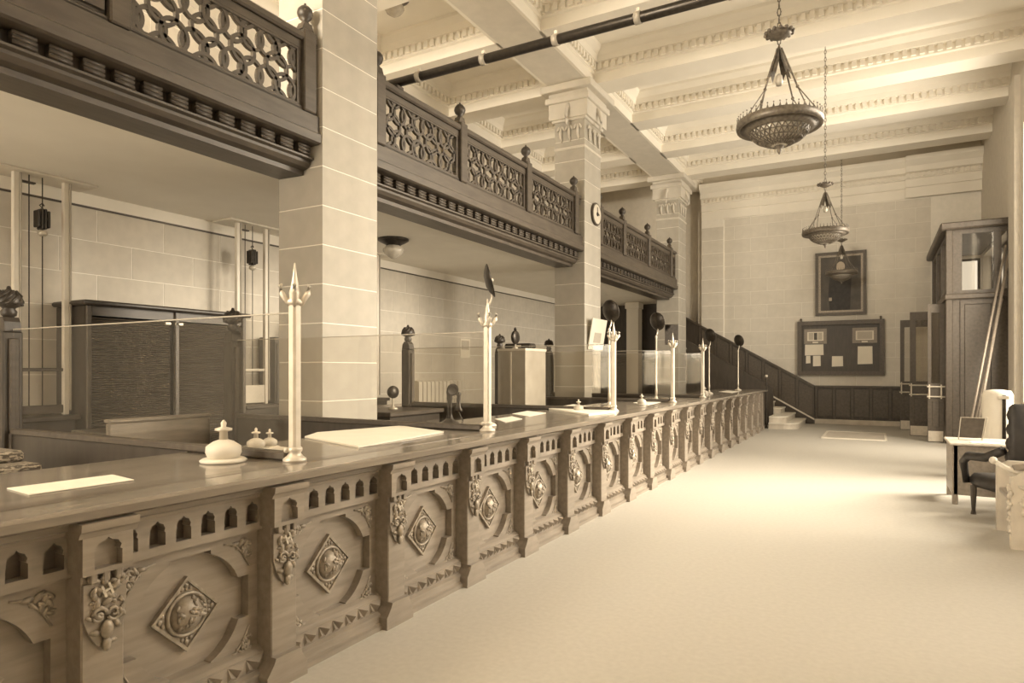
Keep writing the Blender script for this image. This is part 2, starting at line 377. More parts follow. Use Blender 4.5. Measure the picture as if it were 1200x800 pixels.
for i, y in enumerate(PY):
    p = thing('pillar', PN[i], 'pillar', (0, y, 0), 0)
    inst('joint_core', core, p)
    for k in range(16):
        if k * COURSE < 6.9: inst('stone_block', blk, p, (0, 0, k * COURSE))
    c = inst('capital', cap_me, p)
    for u in (.15, .345, .54):
        inst('fleur_relief', fl_me, c, (PX0 + u, -.03, 6.72))
    for u in (.2, .46, .72): inst('fleur_relief', fl_me, c, (PX1 + .03, u, 6.72), (0, 0, PI / 2))
    inst('console_scroll', scr, c, (PX0 + .35, 0, .05))
    inst('console_scroll', scr, c, (PX1, PL / 2, .05), (0, 0, PI / 2))

# ------------------------------------------------------------------ galleries (balcony fronts between the pillars)
BXF = -5.50                                            # plane of the fretwork
def ring_panel(w, h, r0=.117, r1=.153, s=.21, t=.04):
    m = MB(); seg = 30; hh = s * math.sqrt(3) / 2
    cs = []
    n = int(w / s) + 3
    for j in range(-3, 4):
        for i in range(-n, n + 1):
            x = i * s + (0 if j % 2 == 0 else s / 2); z = j * hh
            if j % 2 == 0 and i % 2 == 0: continue       # star centres stay open
            if abs(x) < w / 2 + r1 and abs(z) < h / 2 + r1: cs.append((x, z))
    for q, (cx, cz) in enumerate(cs):
        o = .004 * ((q * 7) % 3 - 1)
        for i in range(seg):
            a0, a1 = 2 * PI * i / seg, 2 * PI * (i + 1) / seg; am = (a0 + a1) / 2
            if abs(cx + r1 * math.cos(am)) > w / 2 + .012 or abs(cz + r1 * math.sin(am)) > h / 2 + .012: continue
            v = []
            for xx in (t / 2 + o, -t / 2 + o):
                for (r, a) in ((r0, a0), (r1, a0), (r1, a1), (r0, a1)):
                    v.append((xx, cx + r * math.cos(a), cz + r * math.sin(a)))
            m.add(v, [(0, 1, 2, 3), (7, 6, 5, 4), (1, 5, 6, 2), (0, 3, 7, 4)])
    return m
dent_me = MB().bbox(-.10, -.035, -.08, .08, 0, .115, .006).mesh('dentil_block', 'walnut')
dentr = MB()
for zz in (.02, .058, .096): dentr.cyl((-.035, -.082, zz), (-.035, .082, zz), .017, seg=8)
reed_me = stuff_me = dentr.mesh('reeding', 'walnut', True)
PZ0, PZ1 = 4.50, 5.17
def balcony(y0, y1, posts, label, solid_to=None):
    b = thing('gallery_balcony', label, 'balcony', (0, y0, 0))
    L = y1 - y0
    prof = [(-6.05, 3.86), (-5.66, 3.85), (-5.66, 3.90), (-5.585, 3.92), (-5.55, 3.96), (-5.55, 3.99), (-5.50, 4.0), (-5.50, 4.02), (-5.60, 4.03), (-5.60, 4.15), (-5.42, 4.155), (-5.39, 4.17), (-5.39, 4.26), (-5.42, 4.28), (-5.42, 4.46), (-5.46, 4.475), (-5.46, 4.5), (-5.60, 4.5), (-5.60, 4.46), (-6.05, 4.46)]
    MB().prism(prof, 0, L, fXZf).build('fascia_beam', 'walnut', b)
    n = int(L / .24); st = L / n
    for i in range(n):
        y = (i + .5) * st
        d = inst('dentil_block', dent_me, b, (-5.49, y, 4.035)); stuff(inst('reeding', reed_me, d))
    MB().bbox(-5.59, -5.43, 0, L, PZ1 + .07, PZ1 + .16, .02).build('hand_rail', 'walnut', b)
    MB().bbox(-5.56, -5.47, 0, L, PZ1 - .03, PZ1 + .07, .012).build('sub_rail', 'walnut', b)
    MB().bbox(-5.55, -5.46, 0, L, PZ0 - .02, PZ0 + .03, .012).build('bottom_rail', 'walnut', b)
    pts = sorted(posts)
    for y in pts:
        y -= y0
        p = MB().bbox(-5.60, -5.42, y - .09, y + .09, PZ0 - .02, PZ1 + .2, .014)
        p.prism([(y - .09, PZ1 + .2), (y + .09, PZ1 + .2), (y + .05, PZ1 + .29), (y - .05, PZ1 + .29)], -5.56, -5.46, fYZ)
        po = p.build('post', 'walnut', b)
        f = MB().lathe([(.035, 0), (.045, .02), (.03, .035), (.07, .07), (.088, .115), (.08, .16), (.05, .195), (.015, .215), (.012, .235)], (-5.51, y, PZ1 + .285), 14)
        f.build('finial', 'walnut_dark', po, True)
    edges = [y0] + pts + [y1]
    for a, c in zip(edges[:-1], edges[1:]):
        a2 = a + (.09 if a in pts else 0); c2 = c - (.09 if c in pts else 0); w = c2 - a2
        if w < .2: continue
        mid = (a2 + c2) / 2 - y0
        if solid_to and c <= solid_to + .01:
            q = MB().bbox(-5.56, -5.49, mid - w / 2, mid + w / 2, PZ0, PZ1, .01).build('solid_panel', 'walnut', b)
            k = max(1, round(w / .75)); pw = w / k
            for i in range(k):
                yy = mid - w / 2 + i * pw
                MB().plate([(yy + .03, PZ0 + .06), (yy + pw - .03, PZ0 + .06), (yy + pw - .03, PZ1 - .05), (yy + .03, PZ1 - .05)], [[(yy + .1, PZ0 + .13), (yy + pw - .1, PZ0 + .13), (yy + pw - .1, PZ1 - .12), (yy + .1, PZ1 - .12)]], -5.49, -5.455, fYZ).build('panel_moulding', 'walnut', q)
        else:
            o = ring_panel(w - .08, PZ1 - PZ0 - .06).build('fretwork_panel', 'walnut', b, loc=(-5.51, mid, (PZ0 + PZ1) / 2))
            MB().plate([(mid - w / 2, PZ0 + .02), (mid + w / 2, PZ0 + .02), (mid + w / 2, PZ1 - .02), (mid - w / 2, PZ1 - .02)], [[(mid - w / 2 + .055, PZ0 + .05), (mid + w / 2 - .055, PZ0 + .05), (mid + w / 2 - .055, PZ1 - .045), (mid - w / 2 + .055, PZ1 - .045)]], -5.545, -5.475, fYZ).build('panel_frame', 'walnut', b)
    return b
balcony(.4, PY[0] - .01, [3.16, 5.22], 'dark wooden gallery balcony with solid panels beside its ring fretwork', solid_to=3.16)
balcony(PY[0] + PL + .01, PY[1] - .01, [6.40, 8.29, 10.42, 12.55], 'dark wooden gallery balcony with fretwork panels, crossed by the banded tube')
balcony(PY[1] + PL + .01, PY[2] - .01, [13.95, 15.52, 17.55, 19.75], 'dark wooden gallery balcony between the dial pillar and the stair pillar')

# ------------------------------------------------------------------ counter
CX0, CX1, CY0, CY1, CTZ = -4.0, -2.70, -1.2, 19.75, 1.11
ctr = thing('bank_counter', 'long polished wooden counter top running the length of the hall', 'counter', (0, 0, 0))
MB().prism([(CX0, 1.05), (-2.745, 1.05), (-2.715, 1.056), (-2.70, 1.066), (-2.70, 1.098), (-2.712, 1.108), (-2.73, CTZ), (CX0, CTZ)], CY0, CY1, fXZf).build('worktop', 'oak_top', ctr)
MB().box(-3.02, -2.93, CY0, CY1, CTZ, CTZ + .0015).build('inlay_band', 'oak_band', ctr)
cc = thing('counter_carcass', 'dark plain carcass under the long counter top on the tellers side', 'counter', (0, 0, 0))
MB().box(-3.9, -2.97, CY0 + .1, CY1 - .06, 0, 1.05).build('carcass', 'walnut_dark', cc)
PITCH = .934; UY0 = 3.31
# carved pieces
def leafy(n, shape, seed, r=(.008, .018)):
    rr = random.Random(seed); m = MB(); k = 0
    while k < n:
        u, v = rr.uniform(-1, 1), rr.uniform(-1, 1)
        p = shape(u, v)
        if p is None: continue
        a = rr.uniform(0, PI); s0 = rr.uniform(*r)
        m.ball((rr.uniform(.0, .006), p[0], p[1]), s0 * .8, s0 * 1.7, s0 * .75, 6, 4, Matrix.Rotation(a, 3, 'X')); k += 1
    return m
def spiral(m, cy, cz, r, turns=1.6, t=.007, dirn=1):
    pts = []
    for i in range(22):
        a = dirn * turns * 2 * PI * i / 21; q = r * (1 - .85 * i / 21); pts.append((.008, cy + q * math.cos(a), cz + q * math.sin(a)))
    m.tube(pts, [t * (1.1 - .5 * i / 21) for i in range(22)], 5)
def sp_shape(u, v):                                   # triangle with a concave side, corner at (+,+)
    y, z = (u + 1) / 2 * .17, (v + 1) / 2 * .15
    return (-y, -z) if y / .17 + z / .15 < .82 and y > .012 and z > .012 else None
spm = leafy(16, sp_shape, 3); spiral(spm, -.045, -.042, .032, 1.5, .006)
spm.tube([(.004, -.165, -.012), (.004, -.11, -.022), (.004, -.06, -.075), (.004, -.018, -.15)], .005, 5)
span_me = spm.mesh('spandrel_carving', 'bronze', True)
def cons_shape(u, v):
    y = u * .07; z = v * .15; wmax = .07 if z > -.01 else .07 * (1 - (-.01 - z) / .15)
    return (y, z) if abs(y) < wmax else None
cm = leafy(34, cons_shape, 5, (.009, .02)); spiral(cm, -.03, .0, .034, 1.5, .008); spiral(cm, .03, .0, .034, 1.5, .008, -1)
cm.ball((.012, 0, -.06), .02, .028, .04, 8, 5); cm.ball((.01, 0, -.12), .014, .02, .03, 8, 5)
cons_me = cm.mesh('carved_relief', 'bronze', True)
mono = MB()
for y in (-.014, .014): mono.box(0, .018, y - .0045, y + .0045, -.026, .026)
mono.box(0, .018, -.02, .02, -.0045, .0045)
mono_me = mono.mesh('monogram', 'brass')
bm_ = MB()
D = .18
bm_.plate([(0, -D), (D, 0), (0, D), (-D, 0)], [], 0, .014, fYZ)
bm_.plate([(0, -D), (D, 0), (0, D), (-D, 0)], [[(0, -D + .02), (D - .02, 0), (0, D - .02), (-D + .02, 0)]], .014, .026, fYZ)
dia_me = bm_.mesh('diamond_plate', 'bronze')
rim = MB().lathe([(.108, 0), (.108, .012), (.1, .02), (.09, .012), (.09, 0)], (.012, 0, 0), 26, Matrix.Rotation(PI / 2, 3, 'Y'))
rim_me = rim.mesh('boss_rim', 'bronze', True)
bs = MB().ball((.012, 0, 0), .06, .085, .085, 16, 10)
rr = random.Random(11)
for i in range(26):
    a, e = rr.uniform(0, 2 * PI), rr.uniform(.15, 1.2)
    p = Vector((math.cos(e) * .06 + .012, math.sin(e) * math.cos(a) * .085, math.sin(e) * math.sin(a) * .085))
    bs.ball(p, .008, .02, .009, 6, 4, Matrix.Rotation(rr.uniform(0, PI), 3, 'X'))
boss_me = bs.mesh('boss', 'bronze', True)
cl = MB()
for a in range(4):
    M = Matrix.Rotation(a * PI / 2, 3, 'X')
    for (y, z, r) in ((0, .135, .014), (-.022, .12, .011), (.022, .12, .011), (0, .118, .009)):
        cl.ball(M @ Vector((.016, y, z)), r * .6, r, r, 6, 4)
crn_me = cl.mesh('leaf_corner', 'bronze', True)
# joinery of one bay
PW = PITCH - .17
yc = .17 + PW / 2
def arc(cy, cz, r, a0, a1, n=8): return [(cy + r * math.cos(a0 + (a1 - a0) * i / n), cz + r * math.sin(a0 + (a1 - a0) * i / n)) for i in range(n + 1)]
W, Hh, RA = .325, .285, .285
A0 = math.radians(22)
hole = []
for q in range(4):
    ar = arc(0, 0, RA, A0 + q * PI / 2, PI / 2 - A0 + q * PI / 2)
    s_, e_ = ar[0], ar[-1]
    if q == 0: hole += [(W, s_[1])] + ar + [(e_[0], Hh)]
    if q == 1: hole += [(s_[0], Hh)] + ar + [(-W, e_[1])]
    if q == 2: hole += [(-W, s_[1])] + ar + [(e_[0], -Hh)]
    if q == 3: hole += [(s_[0], -Hh)] + ar + [(W, e_[1])]
ZC = .485
frame_me = MB().plate([(.17, .17), (PITCH, .17), (PITCH, .81), (.17, .81)], [[(yc + a, ZC + b) for a, b in hole]], -.03, .022, fYZ).mesh('panel_frame', 'oak')
board_me = MB().box(-.07, -.03, .17, PITCH, .1, 1.05).mesh('panel_board', 'oak')
def niche(cy, z0, w, h):                              # cusped pointed arch
    p = [(cy - w, z0), (cy + w, z0), (cy + w, z0 + h * .5), (cy + w * .82, z0 + h * .55), (cy + w * .95, z0 + h * .68), (cy + w * .7, z0 + h * .84), (cy + w * .25, z0 + h * .9), (cy, z0 + h), (cy - w * .25, z0 + h * .9), (cy - w * .7, z0 + h * .84), (cy - w * .95, z0 + h * .68), (cy - w * .82, z0 + h * .55), (cy - w, z0 + h * .5)]
    return p
nn = 6; nw = PW / nn
arc_me = MB().plate([(.17, .82), (PITCH, .82), (PITCH, 1.0), (.17, 1.0)], [niche(.17 + (i + .5) * nw, .86, .038, .115) for i in range(nn)], -.0, .06, fYZ).mesh('arcade_rail', 'oak')
corn_me = MB().prism([(-.03, .995), (.075, .995), (.08, 1.01), (.10, 1.02), (.105, 1.05), (-.03, 1.05)], .17, PITCH, fXZf).mesh('cornice', 'oak')
low_me = MB().prism([(-.03, .10), (.07, .10), (.07, .185), (.05, .20), (.02, .215), (-.03, .215)], .17, PITCH, fXZf).mesh('lower_rail', 'oak')
zz = MB(); nz = 7; zw = PW / nz
for i in range(nz):
    y = .17 + i * zw; z0, z1 = .105, .175
    zz.add([(.07, y, z1), (.07, y + zw, z1), (.07, y + zw / 2, z0), (.105, y + zw / 2, (z0 + z1) / 2 + .012)], [(0, 1, 3), (1, 2, 3), (2, 0, 3)])
    zz.add([(.07, y, z0), (.07, y + zw / 2, z0), (.07, y, z1), (.085, y + .01, z0 + .02)], [(0, 1, 3), (1, 2, 3), (2, 0, 3)])
zz_me = zz.mesh('zigzag_moulding', 'oak')
pl_me = MB().prism([(-.03, 0), (.125, 0), (.125, .03), (.10, .04), (.10, .09), (.075, .10), (-.03, .10)], .17, PITCH, fXZf).mesh('plinth', 'oak')
pm = MB()
pm.bbox(-.03, .13, 0, .17, .14, .86, .006)
pm.plate([(-.055, 0), (.215, 0), (.215, .075), (.195, .10), (.175, .135), (.17, .16), (0, .16), (-.01, .135), (-.035, .10), (-.055, .075)], [], -.03, .165, fYZ)
pil_me = pm.mesh('pilaster', 'oak')
pc = MB().plate([(-.015, .84), (.185, .84), (.185, 1.0), (-.015, 1.0)], [niche(.085, .86, .055, .12)], .13, .17, fYZ)
pc.box(-.03, .13, -.015, .185, .84, 1.0); pc.prism([(-.03, .99), (.17, .99), (.18, 1.01), (.19, 1.02), (.195, 1.05), (-.03, 1.05)], -.03, .2, fXZf)
for y in (.035, .085, .135): pc.bbox(.13, .16, y - .014, y + .014, .80, .845, .004)
pc_me = pc.mesh('pilaster_cap', 'oak')
sh_me = MB().plate([(.0, .80), (.17, .80), (.17, .66), (.15, .60), (.12, .55), (.085, .52), (.05, .55), (.02, .60), (.0, .66)], [], .13, .146, fYZ).mesh('console_shield', 'oak')
KMIN, KMAX = -4, 16
proto = None
ORD = 'first second third fourth fifth sixth seventh eighth ninth tenth eleventh twelfth thirteenth fourteenth fifteenth sixteenth seventeenth eighteenth nineteenth twentieth twenty-first'.split()
UL = 'carved oak counter front bay with round-cornered panel, diamond boss and carved pilaster'
for k in range(KMIN, KMAX + 1):
    loc = (-2.88, UY0 + PITCH * k, 0)
    if proto is None:
        t = proto = thing('counter_bay', UL, 'counter front', loc, 0, 'carved bays along the counter front')
        inst('panel_board', board_me, t); fr = inst('panel_frame', frame_me, t)
        for sy, sz in ((1, 1), (-1, 1), (1, -1), (-1, -1)):
            inst('spandrel_carving', span_me, fr, (.022, yc + sy * .345, ZC + sz * .305), (0, 0, 0), (1, sy, sz))
        dp = inst('diamond_plate', dia_me, t, (-.03, yc, ZC)); inst('boss_rim', rim_me, dp); inst('boss', boss_me, dp); stuff(inst('leaf_corner', crn_me, dp))
        inst('arcade_rail', arc_me, t); inst('cornice', corn_me, t); lo = inst('lower_rail', low_me, t); inst('zigzag_moulding', zz_me, lo); inst('plinth', pl_me, t)
        pi = inst('pilaster', pil_me, t); inst('pilaster_cap', pc_me, t)
        sh = inst('console_shield', sh_me, t); inst('carved_relief', cons_me, sh, (.146, .085, .665)); inst('monogram', mono_me, sh, (.146, .085, .765), (.35, 0, 0))
    else:
        t = copy_tree(proto); t.location = loc
    t['label'] = 'carved oak counter bay with diamond boss, %s from the plain far corner post' % ORD[KMAX - k]
ce = thing('counter_end_post', 'plain oak corner post closing the far end of the carved counter', 'counter front', (-2.88, UY0 + PITCH * (KMAX + 1), 0))
MB().bbox(-.03, .12, 0, .12, 0, 1.05, .008).build('post', 'oak', ce); MB().bbox(-.03, .15, -.02, .14, 0, .12, .01).build('post_base', 'oak', ce); 
MB().bbox(-.03, .10, .12, .52, .02, 1.05, .006).build('end_panel', 'walnut', ce)

# ------------------------------------------------------------------ teller partitions on the counter
PART_Y = [2.79, 5.0, 8.2, 11.06, 13.25]
NEWX = -6.42
def finial_beehive(z):
    m = MB().lathe([(.035, z), (.055, z + .015), (.06, z + .05), (.045, z + .07), (.05, z + .08), (.095, z + .1), (.098, z + .13), (.085, z + .18), (.05, z + .22), (.02, z + .235), (.014, z + .26), (.004, z + .265)], (0, 0, 0), 16)
    for i in range(10):
        a = 2 * PI * i / 10
        pts = [(r * math.cos(a + q * .5), r * math.sin(a + q * .5), z + h) for q, (r, h) in enumerate(((.094, .105), (.099, .13), (.088, .18), (.055, .222)))]
        m.tube(pts, .011, 5)
    return m
def brass_post(m, x, z0, z1):
    m.bbox(x - .03, x + .03, -.03, .03, z0 + .06, z1, .012)
def partition(y, label, lily=True):
    t = thing('teller_partition', label, 'partition', (0, y, 0), 0, 'glazed partitions between the tellers')
    # newel
    n = MB().bbox(NEWX - .075, NEWX + .075, -.075, .075, 0, 1.98, .012)
    n.prism([(NEWX - .075, 1.98), (NEWX + .075, 1.98), (NEWX + .06, 2.06), (NEWX + .03, 2.1), (NEWX - .03, 2.1), (NEWX - .06, 2.06)], -.06, .06, fXZf)
    no = n.build('newel_post', 'walnut_dark', t)
    f = finial_beehive(2.1).build('finial', 'walnut_dark', no, True); f.location = (NEWX, 0, 0)
    MB().bbox(NEWX + .02, NEWX + .105, -.035, .035, .2, 1.92, .008).build('fillet', 'walnut', no)
    # rails and boarding
    MB().bbox(NEWX + .07, -3.08, -.035, .035, 1.115, 1.165, .008).build('bottom_rail', 'walnut', t)
    MB().box(NEWX + .07, CX0 - .01, -.02, .02, .0, 1.115).build('boarding', 'walnut_dark', t)
    MB().box(NEWX + .08, -3.06, -.004, .004, 1.165, 1.99).build('glass_pane', 'glass', t)
    MB().box(NEWX + .08, -3.06, -.006, .006, 1.99, 1.998).build('glass_edge', 'metal_pale', t)
    # brass post with a lily finial
    b = MB(); brass_post(b, -3.03, 1.11, 2.06)
    bo = b.build('brass_post', 'brass', t)
    b = MB().lathe([(.07, 1.1105), (.07, 1.125), (.05, 1.14), (.035, 1.16), (.045, 1.175), (.045, 1.19), (.03, 1.2)], (-3.03, 0, 0), 12)
    b.ball((-3.05, -.045, 1.18), .018); b.ball((-3.05, .045, 1.18), .018)
    b.build('foot', 'brass', bo, True)
    b = MB().lathe([(.045, 2.04), (.05, 2.06), (.03, 2.08), (.034, 2.11), (.022, 2.16), (.012, 2.22), (.004, 2.29)], (-3.03, 0, 0), 8)
    for a in range(4):
        an = a * PI / 2 + PI / 4; c, s = math.cos(an), math.sin(an)
        b.tube([(-3.03 + c * r, s * r, z) for r, z in ((.025, 2.03), (.05, 2.07), (.075, 2.11), (.085, 2.15), (.07, 2.165))], [.012, .017, .02, .014, .004], 6)
    b.build('lily_finial', 'brass', bo, True)
    MB().bbox(-3.9, -3.06, -.025, .025, 1.1105, 1.135, .006).build('foot_bar', 'dark_metal', t)
    return t
PLAB = ['glazed teller partition with dark newel beside the wicker tray', 'glazed teller partition ending at the candlestick telephone', 'glazed teller partition in front of the pillar with the hung notice', 'glazed teller partition beside the white pier in the dark end', 'glazed teller partition in front of the climbing stair panelling']
for y, l in zip(PART_Y, PLAB): partition(y, l)

# ------------------------------------------------------------------ counter lamps with round reflectors
def counter_lamp(x, y, top, rz, label, tilt=.25):
    t = thing('counter_lamp', label, 'lamp', (x, y, CTZ + .0015), rz, 'tall reflector lamps on the counter')
    MB().lathe([(.09, .0), (.09, .012), (.07, .03), (.03, .045), (.022, .07), (.018, .09)], seg=14).build('base', 'brass', t, True)
    h = top - CTZ
    MB().lathe([(.018, .08), (.022, .2), (.016, .22), (.015, h - .35), (.02, h - .33), (.02, h - .31), (.012, h - .29)], seg=10).build('post', 'brass', t, True)
    MB().tube([(0, 0, h - .3), (.03, 0, h - .25), (.05, 0, h - .18), (.03, 0, h - .1)], .011, 6).build('arm', 'brass', t, True)
    M = Matrix.Rotation(PI / 2 - tilt, 3, 'Y')
    r = .165
    MB().lathe([(.02, -.055), (.06, -.052), (.11, -.035), (.15, -.012), (r, .0), (r, .006), (.148, -.004), (.108, -.026), (.06, -.042), (.02, -.045)], (0.03, 0, h - .04), 22, M).build('reflector', 'dark_metal', t, True)
    MB().lathe([(.022, -.05), (.028, -.02), (.022, .02), (.012, .03)], (.03, 0, h - .04), 10, M).build('bulb_socket', 'brass', t, True)
    return t
p = at(571, X=-3.3); counter_lamp(-3.3, p.y, 2.56, math.radians(33), 'tall brass counter lamp with its reflector turned edge-on by the telephone')
p = at(714, X=-3.42); counter_lamp(-3.42, p.y, 2.56, math.radians(66), 'tall brass lamp with dark round reflector beside the hung notice')
p = at(769, X=-3.42); counter_lamp(-3.42, p.y, 2.56, math.radians(66), 'tall brass lamp with dark round reflector beside a square dark card')
p = at(831, X=-3.4); counter_lamp(-3.4, p.y, 2.5, math.radians(60), 'tall brass lamp with dark round reflector against the climbing stair panelling')
p = at(865, X=-3.3); counter_lamp(-3.3, p.y, 2.5, math.radians(60), 'tall brass lamp with round reflector at the far counter end')

# ------------------------------------------------------------------ things on the counter
def sheet(name, pts, z, label, m='paper', t=.004, cat='paper', group=None):
    o = MB().plate([(p.x, p.y) for p in pts], [], z, z + t, lambda u, v, w: (u, v, w)).build(name, m); return tag(o, label, cat, group)
Zc = CTZ + .0016
def cpts(*px): return [at(x, y, Z=CTZ) for x, y in px]
sheet('paper_sheet', cpts((8, 573), (35, 580.5), (157, 563), (132, 557)), Zc, 'single white paper sheet lying alone on the near dark counter')
sheet('ledger_sheet', cpts((357, 513), (420, 525), (520, 507), (470, 500), (372, 508)), Zc, 'large pale ledger sheet lying on the counter before the telephone', t=.012)
sheet('blotter', cpts((420, 526), (470, 519), (500, 514), (455, 521)), Zc + .0005, 'thin dark ruler along the edge of the ledger sheet', 'oak_band', .005, 'ruler')
sheet('document', cpts((643, 480), (690, 487), (722, 483), (672, 475)), Zc, 'pale document stack lying beside the small stamp', t=.02)
sheet('slip', cpts((580, 491), (592, 495), (612, 491), (600, 488)), Zc, 'small pale slip of paper beyond the telephone', t=.003)
sheet('loose_page', cpts((600, 485), (620, 488), (640, 484), (618, 481.5)), Zc, 'loose pale page between telephone and document stack', t=.003)
sheet('far_page', cpts((742, 472), (760, 474.5), (775, 471), (757, 469)), Zc, 'pale page in front of the square dark card', t=.003)
sheet('end_page', cpts((842, 459), (858, 460.5), (866, 458.5), (852, 457.5)), Zc, 'pale page near the far counter end', t=.003)
def inkstand(x, y, label, s=1., m='glass_white'):
    p = at(x, y, Z=CTZ)
    t = thing('inkstand', label, 'inkstand', (p.x, p.y, CTZ + .001), 0)
    MB().lathe([(.11 * s, 0), (.115 * s, .01 * s), (.1 * s, .02 * s)], seg=18).build('saucer', m, t, True)
    MB().lathe([(.075 * s, .02 * s), (.088 * s, .05 * s), (.085 * s, .08 * s), (.05 * s, .105 * s), (.022 * s, .115 * s)], seg=16).build('well', m, t, True)
    MB().lathe([(.022 * s, .113 * s), (.02 * s, .155 * s), (.042 * s, .16 * s), (.042 * s, .172 * s), (.012 * s, .18 * s), (.015 * s, .2 * s), (.004, .215 * s)], seg=12).build('stopper', 'brass', t, True)
inkstand(262, 541, 'white glass inkstand with knobbed stopper on the dark near counter', 1.15, 'paint_white')
inkstand(300, 527, 'small pale sponge cup behind the white glass inkstand', .7)
inkstand(316, 524, 'pale ink pot farthest back behind the white glass inkstand', .6)
inkstand(678, 482, 'small brass-knobbed stamp standing on the pale document stack', .75)
inkstand(752, 474, 'small ink pot between the two dark reflector lamps', .8)
inkstand(826, 462, 'small ink pot near the far counter end', .8)
sheet('pen_tray', cpts((296, 533), (316, 537), (345, 529), (324, 526)), Zc, 'pale pen tray lying behind the white glass inkstand', 'paint_white', .02, 'tray')
# candlestick telephone
p = at(527, 498, Z=CTZ)
t = thing('telephone', 'dark candlestick telephone standing on the counter by the ledger sheet', 'telephone', (p.x, p.y, CTZ + .0016), math.radians(-40))
t.scale = (1.3, 1.3, 1.3)
MB().lathe([(.075, 0), (.08, .012), (.06, .025), (.03, .045), (.02, .08), (.018, .18), (.024, .2), (.02, .22), (.028, .25), (.02, .275)], seg=16).build('stand', 'dark_metal', t, True)
MB().lathe([(.014, 0), (.03, .02), (.042, .06), (.046, .065), (.03, .05)], (.02, 0, .27), 14, Matrix.Rotation(PI / 2, 3, 'Y')).build('mouthpiece', 'dark_metal', t, True)
MB().lathe([(.034, 0), (.03, .02), (.016, .04), (.016, .12), (.022, .14), (.014, .15)], (0, .07, .1), 12).build('receiver', 'dark_metal', t, True)
MB().tube([(0, .02, .2), (0, .05, .21), (0, .075, .22)], .007, 6).build('hook', 'brass', t)
MB().tube([(0, .07, .1), (.02, .1, .03), (.05, .08, .008), (.06, .02, .008), (.04, 0, .008)], .005, 5).build('cord', 'dark_metal', t)
p = at(492, 475, X=-5.2)
# scissor-arm telephone bracket on the partition
t = thing('desk_fan', 'small dark round desk fan behind the first clear partition', 'fan', (-5.9, 7.2, 1.11), math.radians(-20))
MB().lathe([(.07, 0), (.06, .02), (.015, .04), (.012, .16)], seg=12).build('stand', 'brass', t, True)
MB().lathe([(.085, -.02), (.09, 0), (.085, .02)], (0, 0, .24), 18, Matrix.Rotation(PI / 2, 3, 'Y')).build('guard', 'dark_metal', t, True)
t2 = thing('teller_shelf', 'dark low shelf unit behind the partitions carrying the desk fan', 'shelf', (-5.9, 7.2, 0))
MB().bbox(-.45, .45, -.6, .6, 1.05, 1.108, .01).build('shelf_top', 'walnut', t2); MB().box(-.4, .4, -.55, .55, 0, 1.05).build('body', 'walnut_dark', t2)
for i in range(3): MB().bbox(.4, .42, -.5 + i * .35, -.2 + i * .35, .15, .95, .01).build('door', 'walnut', t2)

# ------------------------------------------------------------------ teller space
def roll_cabinet(y0, y1, x0, x1, h, label, doors=2):
    t = thing('roll_shutter_cabinet', label, 'cabinet', (x0, y0, 0))
    L, D_ = y1 - y0, x1 - x0
    MB().bbox(0, D_ - .03, 0, .05, 0, h - .06, .008).build('side_panel', 'walnut_dark', t)
    MB().bbox(0, D_ - .03, L - .05, L, 0, h - .06, .008).build('side_panel', 'walnut_dark', t)
    MB().box(.005, .04, .05, L - .05, .0, h - .06).build('back_panel', 'walnut_dark', t)
    MB().bbox(0, D_ + .06, -.06, L + .06, h - .06, h, .02).build('cornice', 'walnut_dark', t)
    MB().box(.05, D_ - .03, .05, L - .05, h - .18, h - .06).build('header', 'walnut', t)
    w = L / doors
    for i in range(doors):
        m = MB(); a, b = i * w + .06, (i + 1) * w - .06; z = .12
        while z < h - .2:
            m.prism([(D_ - .05, z), (D_ - .03, z + .004), (D_ - .024, z + .013), (D_ - .03, z + .022), (D_ - .05, z + .026)], a, b, fXZf); z += .028
        s = stuff(m.build('slatted_shutter', 'walnut', t))
        MB().bbox(D_ - .04, D_ - .0, (a if i else b) - .06 + (.0 if i else -.02), (a if i else b) + .0 + (.06 if i else 0), h - .24, h - .2, .006).build('handle', 'brass', s)
        MB().bbox(D_ - .06, D_, i * w + .0, i * w + .06, .05, h - .06, .008).build('stile', 'walnut', t)
    MB().bbox(D_ - .06, D_, L - .06, L, .05, h - .06, .008).build('stile', 'walnut', t)
    MB().bbox(0, D_ - .01, 0, L, 0, .12, .01).build('plinth', 'walnut_dark', t)
roll_cabinet(4.42, 6.7, LX + .01, -8.3, 2.5, 'wide dark cabinet with two slatted roll shutters against the back wall')
t = thing('tall_cabinet', 'plain tall dark cabinet beyond the first thick pillar', 'cabinet', (-8.2, 8.15, 0))
MB().bbox(-.78, 0, 0, 1.25, 0, 2.42, .01).build('body', 'walnut_dark', t); MB().bbox(-.79, .05, -.05, 1.3, 2.42, 2.5, .02).build('cornice', 'walnut_dark', t)
for i in range(2): MB().bbox(0, .02, .06 + i * .6, .6 + i * .6, .15, 2.3, .01).build('door', 'walnut_dark', t)
t = thing('narrow_cabinet', 'narrow dark upright cabinet squeezed between hoist and thick pillar', 'cabinet', (-8.6, 7.5, 0))
MB().bbox(-.38, 0, 0, .22, 0, 2.2, .01).build('body', 'walnut_dark', t); MB().bbox(0, .02, .03, .19, .1, 2.1, .006).build('door', 'walnut_dark', t)
